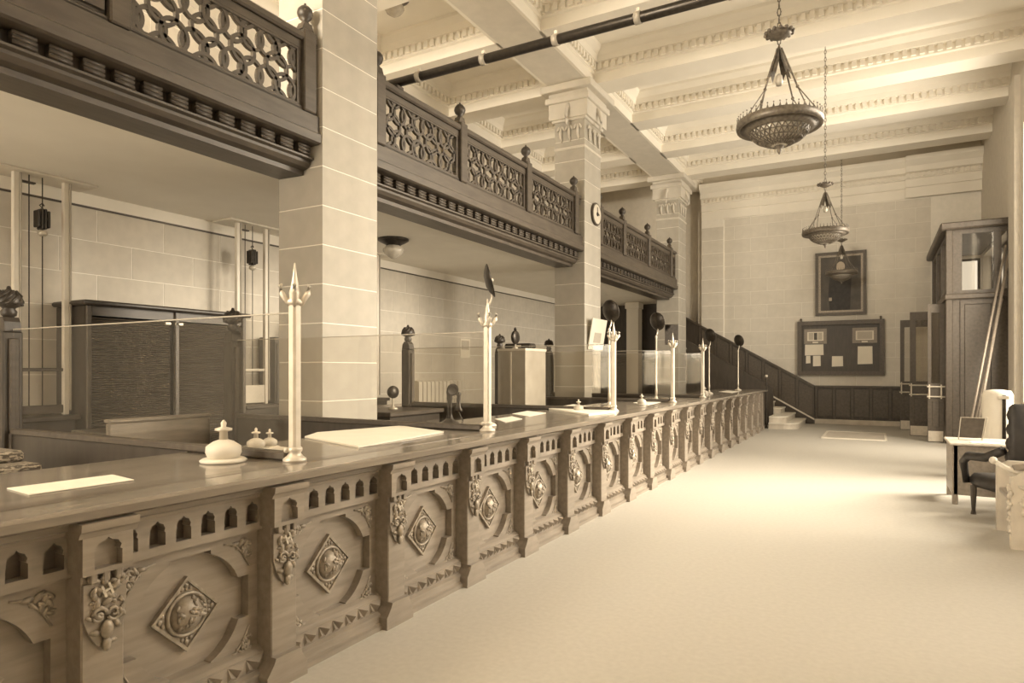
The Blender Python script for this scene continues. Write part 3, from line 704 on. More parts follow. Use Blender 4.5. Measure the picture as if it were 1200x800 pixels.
def hoist(y0, label, third=False):
    t = thing('goods_hoist', label, 'hoist', (-8.6, y0, 1.12), 0, 'hoist frames along the back wall')
    h = MZ0 - .03 - 1.12
    MB().bbox(-.3, .13, -.22, .85, h, h + .028, .006).build('top_plate', 'paint_white', t)
    for y in (0, .53):
        MB().bbox(-.03, .03, y - .03, y + .03, .0, h, .006).build('upright', 'paint_white', t)
        MB().bbox(-.012, .045, y + .03, y + .05, .05, h, .003).build('guide', 'metal_pale', t)
    MB().bbox(-.02, .02, .03, .5, .52, .56, .006).build('cross_bar', 'paint_white' if y0 > 5 else 'walnut', t)
    MB().bbox(-.02, .02, .03, .5, .02, .12 if y0 < 5 else .3, .006).build('sill', 'walnut' if y0 < 5 else 'paint_white', t)
    for y in (.14, .28): MB().cyl((0, y, .12), (0, y, h), .006, seg=6).build('cord', 'dark_metal', t)
    MB().bbox(-.03, .03, .05, .2, h - .1, h - .08, .004).build('pulley_bracket', 'walnut', t)
    w = MB()
    for i in range(4): w.bbox(-.06, .06, .21 + i * .035, .238 + i * .035, h - .62 + .02 * abs(i - 1.5), h - .36 - .02 * abs(i - 1.5), .008)
    wo = w.build('counterweight', 'dark_metal', t)
    MB().lathe([(.03, 0), (.055, .02), (.055, .05), (.03, .07)], (0, .28, h - .69), 12).build('weight_cap', 'brass', wo, True)
    MB().tube([(0, .28, h - .36), (0, .25, h - .33), (0, .28, h - .3), (0, .3, h - .33)], .008, 5).build('hook', 'dark_metal', wo)
hoist(3.80, 'white hoist frame with dark counterweight left of the roll-shutter cabinet')
hoist(6.78, 'white hoist frame with counterweight between roll-shutter cabinet and thick pillar')
hoist(9.48, 'white hoist frame rising behind the plain tall dark cabinet')
# shelves under the hoists so that they stand on something
for y0, lab in ((3.72, 'dark low stand carrying the hoist left of the roll-shutter cabinet'), (6.75, 'dark low stand carrying the hoist beside the thick pillar'), (9.45, 'dark low stand carrying the hoist behind the tall cabinet')):
    t = thing('hoist_stand', lab, 'stand', (-8.6, y0, 0), 0, 'stands under the hoist frames')
    MB().bbox(-.37, .25, 0, .66 if y0 < 5 or y0 > 9 else .72, 1.06, 1.12, .01).build('top', 'walnut_dark', t); MB().box(-.34, .2, .03, .62, 0, 1.06).build('body', 'walnut_dark', t)
# high desk of the first teller with a sloping back rail
a = at(168, 497, X=-6.7); 
t = thing('teller_desk', 'brown wooden teller desk with raised back rail before the roll-shutter cabinet', 'desk', (-6.75, 4.15, 0))
MB().bbox(-.7, .0, -.35, .75, .98, 1.02, .01).build('desk_top', 'walnut', t); MB().bbox(-.68, -.03, -.32, .72, .1, .98, .01).build('body', 'walnut_dark', t)
MB().bbox(-.02, .05, -.37, .77, .7, 1.12, .012).build('back_rail', 'oak', t); MB().bbox(-.04, .07, -.38, .78, 1.12, 1.16, .012).build('rail_cap', 'oak', t)
for y in (-.3, .66): MB().bbox(-.6, -.54, y, y + .06, 0, .1, .008).build('leg', 'walnut_dark', t)
for y in (-.3, .66): MB().bbox(-.16, -.1, y, y + .06, 0, .1, .008).build('leg', 'walnut_dark', t)
t = thing('teller_desk', 'brown wooden teller desk behind the tall cabinet and telephone', 'desk', (-6.9, 7.9, 0))
MB().bbox(-.7, .0, -.6, .75, .98, 1.02, .01).build('desk_top', 'walnut', t); MB().bbox(-.68, -.03, -.57, .72, 0, .98, .01).build('body', 'walnut_dark', t)
MB().bbox(-.02, .05, -.62, .77, .9, 1.10, .012).build('back_rail', 'oak', t)
# wicker tray on a stool behind the near counter
t = thing('wicker_tray', 'woven wicker tray stack behind the near end of the counter', 'tray', (-5.55, 2.0, .93))
MB().bbox(-.45, .42, -.5, .44, .0, .07, .02).build('lower_tray', 'wicker', t); MB().bbox(-.43, .22, -.48, .42, .07, .15, .02).build('upper_tray', 'wicker', t)
t = thing('side_shelf', 'dark shelf behind the counter holding the wicker tray stack', 'shelf', (-5.5, 1.95, 0))
MB().bbox(-.45, .4, -.6, .6, .88, .929, .01).build('shelf_top', 'walnut_dark', t); MB().box(-.42, .37, -.55, .55, 0, .88).build('body', 'walnut_dark', t)
# radiator against the back wall
p0, p1 = at(488, X=-8.85), at(538, X=-8.85)
t = thing('radiator', 'white ribbed radiator standing against the back wall', 'radiator', (-8.85, p0.y, 0))
LR = p1.y - p0.y; nf = 11
fin = MB()
fin.plate(arc(0, 1.38, .045, 0, PI, 5) + arc(0, .2, .045, PI, 2 * PI, 5), [], -.035, .035, lambda u, v, w: (u * 2.0, w, v))
fin_me = fin.mesh('radiator_fin', 'paint_white', False)
for i in range(nf): inst('radiator_fin', fin_me, t, (0, .04 + i * LR / nf, 0), (0, 0, 0), (1, LR / nf / .085, 1))
for i in (1, nf - 2): MB().bbox(-.07, .07, .02 + i * LR / nf, .08 + i * LR / nf, 0, .17, .01).build('foot', 'paint_white', t)
MB().cyl((0, LR, .9), (0, LR + .08, .9), .02).build('valve', 'brass', t)
# calendar
p = at(545, 405, X=LX + .005)
o = thing('wall_calendar', 'small wall calendar pinned above the radiator', 'calendar', (LX + .004, p.y, p.z))
MB().box(0, .008, -.22, .22, -.3, .17).build('sheet', 'paper', o); MB().box(.008, .012, -.17, .17, -.1, .13).build('picture', 'paper_grey', o)
# pale curved kiosk with apparatus on top
c = at(609, Y=10.45)
KX, KY = c.x, 10.45
t = thing('curved_kiosk', 'pale metal kiosk with a curved side in front of the dial pillar', 'kiosk', (KX, KY, 0))
kp = [(.30, -.35), (.30, .45), (-.4, .45), (-.4, .0)] + [(-.05 + .35 * math.cos(a), 0 + .35 * math.sin(a)) for a in [PI + i * PI / 2 / 6 for i in range(1, 7)]]
MB().plate(kp, [], 0, 2.0, lambda u, v, w: (u, v, w)).build('body', 'metal_pale', t)
MB().plate([(a * 1.03, b * 1.03) for a, b in kp], [], 2.0, 2.04, lambda u, v, w: (u, v, w)).build('top_plate', 'paint_white', t)
MB().bbox(.0, .03, -.36, -.35, .1, 1.98, .003).build('corner_strip', 'paint_white', t)
t = thing('flat_case', 'flat dark case lying on top of the curved kiosk', 'case', (KX - .02, KY + .1, 2.041))
MB().bbox(-.3, .25, -.12, .12, 0, .1, .03).build('case_body', 'dark_metal', t); MB().bbox(-.06, .06, -.13, -.12, .03, .07, .004).build('clasp', 'brass', t)
t = thing('bell_apparatus', 'dark round bell apparatus on a stem on the curved kiosk', 'bell', (KX + .02, KY - .2, 2.041))
MB().lathe([(.06, 0), (.05, .015), (.012, .03), (.012, .12)], seg=12).build('stem', 'brass', t, True)
MB().lathe([(.11, -.03), (.13, 0), (.11, .03), (.05, .04)], (0, 0, .2), 18, Matrix.Rotation(PI / 2, 3, 'Y')).build('bell', 'dark_metal', t, True)
MB().lathe([(.02, 0), (.03, .02), (.012, .05), (.003, .06)], (0, 0, .32), 10).build('knob', 'dark_metal', t, True)
# white pier in the dark end of the teller space
c0, c1 = at(734, Y=EY - 1.2), at(748, Y=EY - 1.2)
t = thing('white_pier', 'slim white square pier against the dark panelling', 'pier', ((c0.x + c1.x) / 2, EY - 1.2, 0))
w = (c1.x - c0.x) / 2
MB().bbox(-w, w, -.0, .4, 0, MZ0 - .22, .01).build('shaft', 'plaster_white', t); MB().bbox(-w - .04, w + .04, -.04, .44, MZ0 - .22, MZ0 - .005, .02).build('pier_cap', 'plaster_white', t)
# square dark card by the far lamp
t = thing('teller_sign', 'square dark card standing on a thin stem on the counter', 'sign', (-3.2, at(787, X=-3.2).y, CTZ + .001))
MB().lathe([(.06, 0), (.05, .015), (.012, .03), (.01, 1.0)], seg=8).build('stem', 'brass', t); MB().bbox(-.12, .12, -.008, .008, 1.0, 1.36, .004).build('card', 'dark_metal', t)
# chair in the teller space
p = at(747, 462, Y=18)
t = thing('teller_chair', 'small wooden chair back showing beyond the counter near the white pier', 'chair', (-6.6, 17.2, 0), math.radians(-60))
MB().bbox(-.22, .22, -.22, .22, .43, .47, .015).build('seat', 'oak', t); MB().bbox(-.21, .21, .19, .22, .8, 1.02, .01).build('backrest', 'oak', t)
for x in (-.2, .17):
    for y in (-.2, .19): MB().box(x, x + .03, y, y + .03, 0, .43 if y < 0 else 1.0).build('leg', 'oak', t)

# ------------------------------------------------------------------ fittings on pillars and ceilings
def dome_light(x, y, z, label, s=1.):
    t = thing('ceiling_light', label, 'ceiling light', (x, y, z))
    MB().lathe([(.27 * s, -.0), (.27 * s, -.03 * s), (.22 * s, -.06 * s), (.14 * s, -.1 * s), (.12 * s, -.12 * s)], seg=20).build('mount', 'dark_metal', t, True)
    m = MB(); seg = 24
    pr = [(.12, -.12), (.17, -.17), (.175, -.21), (.15, -.26), (.1, -.3), (.05, -.335), (.01, -.35)]
    vs = []; fs = []
    for r, zz_ in pr:
        for i in range(seg):
            a = 2 * PI * i / seg; q = r * s * (1 + .05 * math.cos(8 * a)); vs.append((q * math.cos(a), q * math.sin(a), zz_ * s))
    for j in range(len(pr) - 1):
        for i in range(seg): fs.append((j * seg + i, j * seg + (i + 1) % seg, (j + 1) * seg + (i + 1) % seg, (j + 1) * seg + i))
    m.add(vs, fs).build('globe', 'glass_white', t, True)
dome_light(-7.4, 9.04, MZ0 - .001, 'ribbed glass ceiling light under the gallery above the tall cabinet')
p = at(462, -3, Z=CZ); dome_light(p.x, p.y, CZ - .001, 'ribbed glass ceiling light high in the gallery coffers')
p = at(736, 237, Z=CZ); dome_light(-7.2, 17.0, CZ - .001, 'small ceiling light in the far gallery coffers', .8)
t = thing('wall_dial', 'round dial with dark hands fixed high on the pale pillar', 'clock', (PX1 + .005, PY[1] + .58, 5.05))
MB().lathe([(.24, 0), (.25, .03), (.24, .05), (.2, .05), (.2, .0)], seg=24, M=Matrix.Rotation(PI / 2, 3, 'Y')).build('bezel', 'walnut', t, True)
MB().lathe([(.215, .048), (.205, .054)], seg=24, M=Matrix.Rotation(PI / 2, 3, 'Y')).build('face', 'paint_white', t)
MB().box(.0545, .06, -.014, .014, -.03, .15).build('hand', 'dark_metal', t); MB().box(.0545, .06, -.03, .11, -.014, .014).build('hand', 'dark_metal', t)
MB().lathe([(.05, .053), (.04, .07)], seg=12, M=Matrix.Rotation(PI / 2, 3, 'Y')).build('hub', 'dark_metal', t)
a = at(688, 375, X=PX1 + .03); b = at(711, 409, X=PX1 + .03)
t = thing('hung_notice', 'pale framed notice leaning out from the dial pillar', 'notice', (PX1 + .01, (a.y + b.y) / 2 - .1, 2.43), 0)
MB().prism([(0, -.33), (.02, -.33), (.13, .33), (.11, .33)], -.42, .42, lambda u, v, w: (u, w, v)).build('board', 'paper', t)
MB().prism([(.055, -.18), (.062, -.18), (.105, .12), (.098, .12)], -.2, .2, lambda u, v, w: (u - .012, w, v)).build('print', 'paper_grey', t)
# banded tube across the hall
t = thing('banded_tube', 'long dark tube with pale bands spanning the hall from the gallery', 'tube', (0, 6.87, 5.46))
MB().cyl((-5.75, 0, 0), (RX - .01, 0, 0), .058, seg=14).build('tube_body', 'dark_metal', t, True)
for i in range(8):
    x = -5.2 + i * .98
    MB().cyl((x - .035, 0, 0), (x + .035, 0, 0), .068, seg=14).build('band', 'metal_pale', t, True)
    MB().bbox(x - .02, x + .02, -.015, .015, .06, .11, .004).build('clip', 'brass', t)
MB().bbox(-5.62, -5.5, -.07, .07, -.10, -.05, .01).build('saddle', 'walnut', t)

# ------------------------------------------------------------------ pendant lamps
def pendant(x, y, zr, label, rad=.42):
    t = thing('pendant_lamp', label, 'pendant lamp', (x, y, zr), 0, 'bowl pendants along the hall')
    seg = 36
    # gallery ring with spikes
    MB().lathe([(rad - .035, -.02), (rad, -.03), (rad + .01, .0), (rad + .005, .05), (rad - .01, .06), (rad - .02, .05), (rad - .025, .0)], seg=seg).build('gallery_ring', 'pendant_bronze', t, True)
    m = MB()
    for i in range(44):
        a = 2 * PI * i / 44; c, s = math.cos(a) * (rad - .005), math.sin(a) * (rad - .005)
        m.add([(c + .012 * -math.sin(a), s + .012 * math.cos(a), .055), (c - .012 * -math.sin(a), s - .012 * math.cos(a), .055), (c, s, .10), (c * 1.02, s * 1.02, .06)], [(0, 1, 2), (0, 2, 3), (1, 3, 2)])
        m.ball((c, s, .105), .009, seg=5, rings=3)
    stuff(m.build('cresting', 'pendant_bronze', t))
    # flat flange and pierced bowl
    MB().lathe([(rad - .03, -.02), (rad - .12, -.06), (rad - .14, -.06), (rad - .14, -.05), (rad - .12, -.045), (rad - .03, -.005)], seg=seg).build('flange', 'pendant_bronze', t, True)
    bp = [(rad - .13, -.055), (rad - .15, -.10), (rad - .2, -.145), (rad - .28, -.185), (.08, -.21), (.02, -.22)]
    MB().lathe(bp, seg=seg).build('glass_bowl', 'glass_white', t, True)
    m = MB()
    for j in range(len(bp) - 2):
        for i in range(30):
            for dr in (-1, 1):
                a0 = 2 * PI * (i + j * .5) / 30; a1 = a0 + dr * PI / 30
                r0, z0 = bp[j]; r1, z1 = bp[j + 1]
                m.tube([((r0 + .006) * math.cos(a0), (r0 + .006) * math.sin(a0), z0 - .004), ((r1 + .006) * math.cos(a1), (r1 + .006) * math.sin(a1), z1 - .004)], .006, 4)
    for r, z in bp[1:4]:
        m.tube([((r + .006) * math.cos(2 * PI * i / 30), (r + .006) * math.sin(2 * PI * i / 30), z - .004) for i in range(30)], .007, 4, True)
    m.build('bowl_fretwork', 'pendant_bronze', t)
    MB().lathe([(.05, -.21), (.045, -.235), (.02, -.245), (.024, -.265), (.006, -.30)], seg=10).build('drop_finial', 'pendant_bronze', t, True)
    # suspension: hood, four rods forking near the rim
    H1 = .80
    for k in range(4):
        a = PI / 4 + k * PI / 2 + .25; c, s = math.cos(a), math.sin(a)
        m = MB(); top = Vector((c * .03, s * .03, H1)); mid = Vector((c * .22, s * .22, .33))
        m.cyl(top, mid, .009, seg=6); m.ball(mid, .018)
        for da in (-.22, .22):
            m.cyl(mid, ((rad - .02) * math.cos(a + da), (rad - .02) * math.sin(a + da), .05), .006, seg=5)
        m.build('suspension_rod', 'pendant_bronze', t)
    m = MB()
    for k in range(4):
        a = PI / 4 + k * PI / 2 + .25
        pts = [(.0, 0, H1 + .06), (.055, -.04, H1 - .12), (.125, -.05, H1 - .30), (.10, 0, H1 - .24), (.125, .05, H1 - .30), (.055, .04, H1 - .12)]
        M = Matrix.Rotation(a, 3, 'Z'); f_ = [M @ Vector(q) for q in pts]; b_ = [M @ (Vector(q) - Vector((.008, 0, 0))) for q in pts]
        m.add(f_ + b_, [(0, 1, 5), (1, 2, 3), (1, 3, 5), (3, 4, 5), (6, 11, 7), (7, 9, 8), (7, 11, 9), (9, 11, 10)])
    m.build('hood', 'pendant_bronze', t)
    MB().lathe([(.03, H1 - .38), (.04, H1 - .34), (.03, H1 - .28), (.012, H1 - .26)], seg=10).build('bulb', 'glass_white', t, True)
    m = MB()
    n = 14
    m.lathe([(.02, H1 + .10), (.09, H1 + .13), (.13, H1 + .16), (.13, H1 + .17), (.05, H1 + .17), (.02, H1 + .2)], seg=16)
    for i in range(n):
        a = 2 * PI * i / n; m.ball((.135 * math.cos(a), .135 * math.sin(a), H1 + .17), .022, seg=6, rings=4)
    m.build('crown', 'pendant_bronze', t, True)
    m = MB(); z = H1 + .06; top = CZ - zr - .06; i = 0
    link = .075
    while z < top:
        M = Matrix.Rotation((i % 2) * PI / 2, 3, 'Z')
        m.tube([M @ Vector((.018 * math.cos(q * PI / 4), 0, z + .03 + .045 * math.sin(q * PI / 4))) for q in range(8)], .0065, 4, True); z += link; i += 1
    stuff(m.build('chain', 'pendant_bronze', t))
    MB().lathe([(.02, top - .02), (.06, top), (.1, top + .055)], seg=14).build('ceiling_rose', 'pendant_bronze', t, True)
pendant(-.9, 7.39, 4.22, 'large bowl pendant on a chain in front of the bright ceiling')
pendant(-.9, 14.4, 4.37, 'bowl pendant hanging before the framed portrait')
pendant(-.9, 21.2, 4.45, 'bowl pendant hanging close to the end wall above the portrait')

# ------------------------------------------------------------------ end wall: portrait, notice board, stair
t = thing('portrait_painting', 'framed painting of a dark-suited person above the notice board', 'painting', (-.98, EY - .06, 4.31))
w, h = .70, .97
frm = [(-w, -h), (w, -h), (w, h), (-w, h)]; inn = [(-w + .15, -h + .15), (w - .15, -h + .15), (w - .15, h - .15), (-w + .15, h - .15)]; mid = [(-w + .09, -h + .09), (w - .09, -h + .09), (w - .09, h - .09), (-w + .09, h - .09)]
MB().plate(frm, [mid], -.05, .03, lambda u, v, q: (u, q, v)).build('frame', 'walnut', t); MB().plate(mid, [inn], -.03, .03, lambda u, v, q: (u, q, v)).build('inner_frame', 'bronze', t)
cv = MB().plate(inn, [], -.0, .02, lambda u, v, q: (u, q, v)).build('canvas', 'canvas', t)
fp = lambda u, v, q: (u, q, v)
MB().plate([(-.30, -.80), (.26, -.80), (.28, -.2), (.30, .2), (.22, .34), (.08, .40), (-.06, .40), (-.2, .34), (-.3, .18), (-.34, -.3)], [], -.004, 0, fp).build('suit', 'cloth_dark', cv)
MB().plate([(.0 + .12 * math.cos(a), .52 + .15 * math.sin(a)) for a in [2 * PI * i / 14 for i in range(14)]], [], -.008, 0, fp).build('face', 'skin_tone', cv)
MB().plate([(-.07, .4), (.09, .4), (.02, .2)], [], -.008, 0, fp).build('shirt', 'paper', cv)
MB().plate([(.015, .38), (.045, .38), (.035, .22), (.02, .22)], [], -.010, 0, fp).build('tie', 'cloth_dark', cv)
MB().plate([(-.32, -.52), (-.24, -.52), (-.24, -.42), (-.32, -.42)], [], -.008, 0, fp).build('painted_hand', 'skin_tone', cv)
MB().plate([(.2, .12), (.27, .15), (.27, .17), (.2, .14)], [], -.008, 0, fp).build('pocket_square', 'paper', cv)
t = thing('notice_board', 'wide dark framed notice board with pinned papers below the portrait', 'notice board', (-1.0, EY - .05, 2.34))
w, h = 1.19, .84
MB().plate([(-w, -h), (w, -h), (w, h), (-w, h)], [[(-w + .13, -h + .13), (w - .13, -h + .13), (w - .13, h - .13), (-w + .13, h - .13)]], -.09, .04, fp).build('frame', 'walnut', t)
bd = MB().box(-w + .1, w - .1, -.0, .03, -h + .1, h - .1).build('backing', 'walnut_dark', t)
for s in (-1, 1): MB().lathe([(.03, 0), (.02, .04), (.035, .07), (.01, .1)], (s * (w - .1), 0, h), 8).build('corner_knob', 'walnut', t)
for s, (x0, x1) in enumerate(((-1.0, -.36), (.34, 1.0))):
    q = thing('framed_card', ['small framed print with dark central band pinned on the notice board', 'small framed pale print pinned on the notice board'][s], 'framed print', (-1.0 + (x0 + x1) / 2, EY - .055, 2.34 + .37))
    ww = (x1 - x0) / 2
    MB().plate([(-ww, -.23), (ww, -.23), (ww, .23), (-ww, .23)], [[(-ww + .09, -.14), (ww - .09, -.14), (ww - .09, .14), (-ww + .09, .14)]], -.03, 0, fp).build('frame', 'oak', q)
    MB().box(-ww + .05, ww - .05, -.012, 0, -.16, .16).build('print', 'paper', q)
    MB().box(-ww + .13, -.06 if s == 0 else ww - .13, -.016, -.012, -.11, .11).build('printed_block', 'paper_grey', q)
    if s == 0:
        MB().box(-.04, .05, -.016, -.012, -.11, .11).build('dark_band', 'dark_metal', q); MB().box(.07, ww - .13, -.016, -.012, -.11, .11).build('printed_block', 'paper_grey', q)
    MB().box(-.08, .08, -.034, -.03, -.21, -.17).build('name_plate', 'paper', q)
def pinned(x0, x1, z0, z1, lab):
    q = MB().plate([(x0, z0), (x1, z0 + .01), (x1 - .005, z1), (x0 + .005, z1)], [], EY - .062, EY - .057, fp).build('pinned_paper', 'paper'); q.location = (-1.0, 0, 2.34); return tag(q, lab, 'paper')
pinned(-.98, -.45, -.22, .12, 'wide white sheet pinned under the left framed print on the board')
pinned(-.95, -.82, -.47, -.23, 'narrow torn white strip hanging below the wide pinned sheet')
pinned(-.75, -.53, -.56, -.23, 'upright white slip hanging below the wide pinned sheet')
pinned(-.22, .09, -.57, -.25, 'small square white paper alone at the board bottom centre')
pinned(.48, .88, -.50, .04, 'tall white sheet pinned under the right framed print on the board')
# stair climbing behind the counter
st = thing('staircase', 'stone staircase with rounded bottom steps climbing beside the end wall', 'stairs', (0, 0, 0))
RISE, GO = .172, .30
for i in range(14):
    x1 = -1.95 - i * GO; z1 = RISE * (i + 1)
    if i < 2:
        y0 = 19.85 + .12 * i; r = .45
        pts = [(x1 - 1.6, EY - .21), (x1 - 1.6, y0), (x1 - r, y0)] + [(x1 - r + r * math.sin(a), y0 + r - r * math.cos(a)) for a in [PI / 2 * k / 7 for k in range(1, 8)]] + [(x1, EY - .21)]
        pts = [(a, b) if b > y0 + .01 or a > -2.62 else (a, b) for a, b in pts]
        pts = [(max(a, -2.7), b) for a, b in pts]
        o = MB().plate(pts, [], z1 - RISE, z1 - .04, lambda u, v, w: (u, v, w)).build('step', 'marble', st)
        cxp = sum(a for a, b in pts) / len(pts); cyp = sum(b for a, b in pts) / len(pts)
        MB().plate([(a + (.025 if a > -2.4 else 0), b - (.025 if b < 21 else 0)) for a, b in pts], [], z1 - .04, z1, lambda u, v, w: (u, v, w)).build('tread', 'paint_white', o)
    else:
        o = MB().box(x1 - GO - .02, x1, 21.28, EY - .21, 0, z1 - .04).build('step', 'marble', st)
        MB().bbox(x1 - GO, x1 + .03, 21.26, EY - .21, z1 - .04, z1, .01).build('tread', 'paint_white', o)
s0 = lambda x: .12 + (-1.72 - x) * .573
MB().prism([(-1.72, .0), (-1.72, s0(-1.72)), (-5.9, s0(-5.9)), (-5.9, s0(-5.9) - .12), (-1.9, .0)], EY - .20, EY - .155, fXZf).build('stringer', 'walnut_dark', st)
MB().prism([(-1.70, s0(-1.72)), (-5.9, s0(-5.9)), (-5.9, s0(-5.9) + .04), (-1.70, s0(-1.72) + .045)], EY - .22, EY - .155, fXZf).build('stringer_cap', 'paint_white', st)
MB().prism([(-2.75, 0), (-2.75, s0(-2.75) + .42), (-5.36, s0(-5.36) + .42), (-5.36, 0)], 21.22, 21.27, fXZf).build('parapet', 'walnut_dark', st)
np_ = thing('stair_post', 'thin dark metal post with ball top by the stair foot', 'post', (at(898, Y=19.95).x, 19.95, .0))
MB().lathe([(.04, .345), (.04, .365), (.018, .38), (.016, 1.45)], seg=8).build('shaft', 'dark_metal', np_); MB().ball((0, 0, 1.49), .045).build('ball_top', 'brass', np_, True)
MB().lathe([(.05, 0), (.05, .02), (.03, .04), (.03, .36)], seg=8).build('foot', 'dark_metal', np_)
a, b = at(972, 506, Z=0), at(1035, 524, Z=0)
t = thing('floor_mat', 'pale flat mat lying before the panelled end wall', 'mat', (-.6, 18.6, 0))
MB().bbox(-.55, .75, -.9, 1.0, .001, .02, .006).build('mat_field', 'marble', t); MB().plate([(-.6, -.95), (.8, -.95), (.8, 1.05), (-.6, 1.05)], [[(-.55, -.9), (.75, -.9), (.75, 1.0), (-.55, 1.0)]], .001, .026, lambda u, v, w: (u, v, w)).build('border', 'paint_white', t)

# ------------------------------------------------------------------ entrance vestibule and doors
VX, VY, VZ = 1.38, 17.7, 4.86
t = thing('entrance_vestibule', 'tall dark wooden entrance vestibule with upper glass lights', 'vestibule', (0, 0, 0))
def opn(u0, u1, v0, v1): return [(u0, v0), (u1, v0), (u1, v1), (u0, v1)]
MB().plate(opn(VX, RX - .02, 0, VZ), [opn(1.655, 2.235, 3.44, 4.70), opn(2.37, 2.47, 3.44, 4.70)], VY, VY + .09, fp).build('front_wall', 'walnut', t)
MB().box(1.645, 2.245, VY + .04, VY + .05, 3.43, 4.71).build('glass_light', 'glass', t); MB().box(2.36, 2.48, VY + .04, VY + .05, 3.43, 4.71).build('glass_light', 'glass', t)
MB().plate(opn(1.62, 2.26, .35, 3.2), [opn(1.69, 2.19, .42, 3.13)], VY - .03, VY, fp).build('panel_moulding', 'walnut', t)
MB().bbox(1.70, 2.18, VY - .015, VY + .0, .43, 3.12, .01).build('raised_panel', 'walnut', t)
MB().bbox(VX - .06, RX - .02, VY - .09, VY, 3.24, 3.36, .02).build('transom_rail', 'walnut', t)
MB().bbox(VX - .14, RX - .02, VY - .14, VY + .0, VZ - .06, VZ + .10, .03).build('cornice', 'walnut', t)
MB().bbox(VX - .14, VX + .1, VY, EY - .08, VZ - .06, VZ + .10, .03).build('cornice', 'walnut', t)
sl = [opn(VY + .25 + i * 1.5, VY + 1.5 + i * 1.5, 3.44, 4.70) for i in range(3)] + [opn(VY + .95, VY + 2.35, .02, 3.2), opn(VY + 2.75, VY + 4.2, .02, 3.2)]
MB().plate(opn(VY + .09, EY - .08, 0, VZ), sl, VX, VX + .09, fYZ).build('side_wall', 'walnut', t)
for i in range(3): MB().box(VX + .04, VX + .05, VY + .24 + i * 1.5, VY + 1.51 + i * 1.5, 3.43, 4.71).build('glass_light', 'glass', t)
MB().bbox(VX - .05, VX, VY, EY - .08, 3.24, 3.36, .015).build('transom_rail', 'walnut', t)
MB().box(VX, RX - .02, VY + .09, EY - .08, VZ + .02, VZ + .1).build('roof', 'walnut', t)
MB().bbox(VX - .03, VX + .1, VY - .03, VY + .1, 0, VZ, .012).build('corner_post', 'walnut', t)
def leaf(x0, x1, y, h, label, kick=.0, glassw=.10, rot=0):
    w = x1 - x0
    t = thing('door_leaf', label, 'door', (x1, y, 0), rot)
    MB().plate(opn(-w, 0, .01, h), [opn(-w + glassw, -glassw, 1.35, h - .2)], -.025, .025, fp).build('frame', 'walnut', t)
    MB().box(-w + glassw - .02, -glassw + .02, -.006, .006, 1.33, h - .18).build('glass_pane', 'glass', t)
    MB().bbox(-w + .09, -.09, -.04, -.025, .35, .95, .01).build('lower_panel', 'walnut', t)
    MB().box(-w + .01, -.01, -.032, -.025, .02, .26).build('kick_plate', 'brass', t)
    for z in (1.05, 1.28): MB().cyl((-w - .02, -.08, z), (.02, -.08, z), .018, seg=8).build('push_bar', 'brass', t)
    for x in (-w + .03, -.05): MB().bbox(x - .015, x + .015, -.09, -.025, 1.0, 1.33, .004).build('bar_bracket', 'brass', t)
leaf(.56, 1.32, 21.3, 3.05, 'tall glazed door leaf standing open nearest the end wall')
leaf(.72, 1.33, 19.4, 3.12, 'tall glazed door leaf with brass push bars standing open in the middle', glassw=.13)
leaf(1.02, 1.33, 17.95, 3.18, 'narrow dark door leaf against the vestibule corner', glassw=.07)

# ------------------------------------------------------------------ right foreground group
for i, (bx, tx, tz, r, lab) in enumerate(((1.58, 2.42, 4.35, .022, 'long thin wooden pole leaning against the vestibule front'), (1.72, 2.47, 4.15, .03, 'thicker wooden pole leaning beside the long thin one'), (1.66, 2.36, 3.2, .016, 'shortest thin pole leaning against the vestibule'))):
    o = MB().cyl((bx, 16.3 + .12 * i, 0.001), (tx, VY - .16 - r, tz), r, seg=8)
    t = thing('leaning_pole', lab, 'pole', (0, 0, 0), 0, 'poles leaning on the vestibule'); o.build('shaft', 'oak', t, True)
    MB().cyl((bx, 16.3 + .12 * i, 0.001), (bx + (tx - bx) * .02, 16.3 + .12 * i + .03, .1), r * 1.25, seg=8).build('ferrule', 'dark_metal', t, True)
p = at(1160, 515, Y=12.4)
t = thing('pale_canister', 'pale upright rounded canister behind the writing desk', 'canister', (at(1169, Y=12.4).x, 12.4, 0))
MB().lathe([(.19, 0), (.2, .03), (.2, 1.28), (.17, 1.34), (.06, 1.36)], seg=20).build('drum', 'paint_white', t, True)
MB().box(.03, .075, -.215, -.18, .3, 1.28).build('slot', 'dark_metal', t); MB().bbox(-.03, .12, -.225, -.2, 1.22, 1.27, .006).build('latch', 'brass', t)
# writing desk
t = thing('writing_desk', 'pale-topped wooden writing desk by the right wall', 'desk', (.78, 9.7, 0))
MB().bbox(0, 1.6, 0, .85, .73, .76, .008).build('desk_top', 'marble', t)
MB().bbox(.04, 1.56, .03, .06, .12, .73, .006).build('modesty_panel', 'oak', t)
MB().bbox(.03, .06, .09, .76, .12, .73, .006).build('side_panel', 'oak', t)
MB().bbox(1.0, 1.55, .06, .8, .12, .73, .006).build('drawer_pedestal', 'walnut', t)
for x in (.03, 1.5):
    for y in (.03, .76): MB().bbox(x, x + .06, y, y + .06, 0, .73, .006).build('leg', 'oak', t)
p = at(1150, 518, Z=.76)
sheet('desk_blotter', [Vector((1.0, 9.78, 0)), Vector((1.3, 9.75, 0)), Vector((1.32, 9.98, 0)), Vector((1.02, 10.0, 0))], .761, 'pale blotting sheet lying on the writing desk', t=.006)
t = thing('wire_easel', 'small wire easel standing on the writing desk', 'easel', (1.05, 10.25, .762))
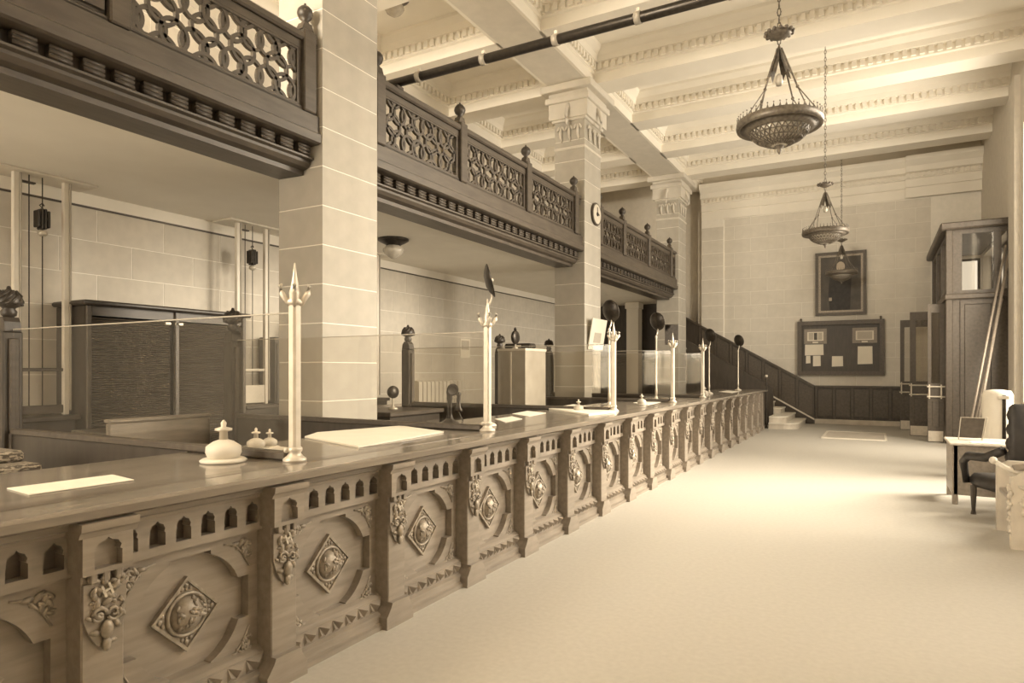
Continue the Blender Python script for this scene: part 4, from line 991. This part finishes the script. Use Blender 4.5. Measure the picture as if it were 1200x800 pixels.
MB().tube([(-.13, 0, 0), (-.10, .06, .28), (.18, .06, .28), (.12, 0, 0)], .008, 6).build('wire_frame', 'metal_pale', t); MB().plate([(-.11, .02), (.12, .02), (.16, .27), (-.09, .27)], [], 0, .004, lambda u, v, w: (u, .03 + w + (v * .2), v)).build('board', 'walnut', t)
# armchair
t = thing('leather_armchair', 'dark tufted leather armchair pushed in at the writing desk', 'armchair', (1.34, 9.05, 0), math.radians(205))
MB().bbox(-.33, .33, -.32, .32, .32, .48, .05).build('seat', 'cloth_dark', t, True)
bk = MB(); 
for i in range(4):
    for j in range(5): bk.ball((-.25 + i * .165, .34 + .01 * j, .58 + j * .15), .1, .07, .09, 8, 6)
bk.bbox(-.34, .34, .36, .46, .45, 1.30, .04)
bk.build('tufted_back', 'cloth_dark', t, True)
for s in (-1, 1):
    MB().tube([(s * .34, -.3, .36), (s * .37, -.32, .6), (s * .38, -.2, .68), (s * .38, .1, .7), (s * .36, .34, .8)], [.04, .045, .05, .05, .05], 8).build('arm', 'cloth_dark', t, True)
    for y in (-.28, .28): MB().lathe([(.03, 0), (.02, .05), (.03, .2), (.035, .33)], (s * .28, y, 0), 8).build('leg', 'walnut_dark', t)
# carved bench end
t = thing('carved_bench', 'carved wooden bench with scrolled arms in the flooded light', 'bench', (1.08, 7.55, 0))
MB().plate([(0, .0), (.5, 0), (.5, .66), (.42, .72), (.1, .72), (0, .66)], [], 0, .08, fp).build('end_panel', 'marble', t)
rl = leafy(40, lambda u, v: (u * .18, v * .2), 9, (.014, .03)); ro = rl.build('carved_relief', 'marble', t, True); ro.location = (.25, -.005, .46); ro.rotation_euler = (0, 0, -PI / 2)
MB().plate([(0, .0), (.5, 0), (.5, .66), (.42, .72), (.1, .72), (0, .66)], [], .82, .9, fp).build('end_panel', 'marble', t)
MB().bbox(.02, .5, .08, .82, .4, .45, .01).build('seat', 'oak', t); MB().bbox(.44, .5, .08, .82, .45, .8, .01).build('backrest', 'oak', t)
MB().tube([(-.12, .02, .80), (-.03, .03, .74), (.1, .04, .70)], [.022, .024, .03], 8).build('scrolled_arm', 'paint_white', t, True); MB().ball((-.13, .02, .81), .035).build('arm_knob', 'paint_white', t, True)
MB().tube([(.02, .04, .74), (.2, .04, .77), (.42, .04, .79)], .035, 8).build('arm_rest', 'oak', t, True)
sc_ = MB()
for z in (.15, .3, .45): spiral(sc_, 0, 0, .05); 
cs = leafy(24, lambda u, v: (u * .05, v * .24), 4, (.014, .028)).build('carved_edge', 'marble', t, True); cs.location = (-.0, .04, .36); cs.rotation_euler = (0, 0, PI)
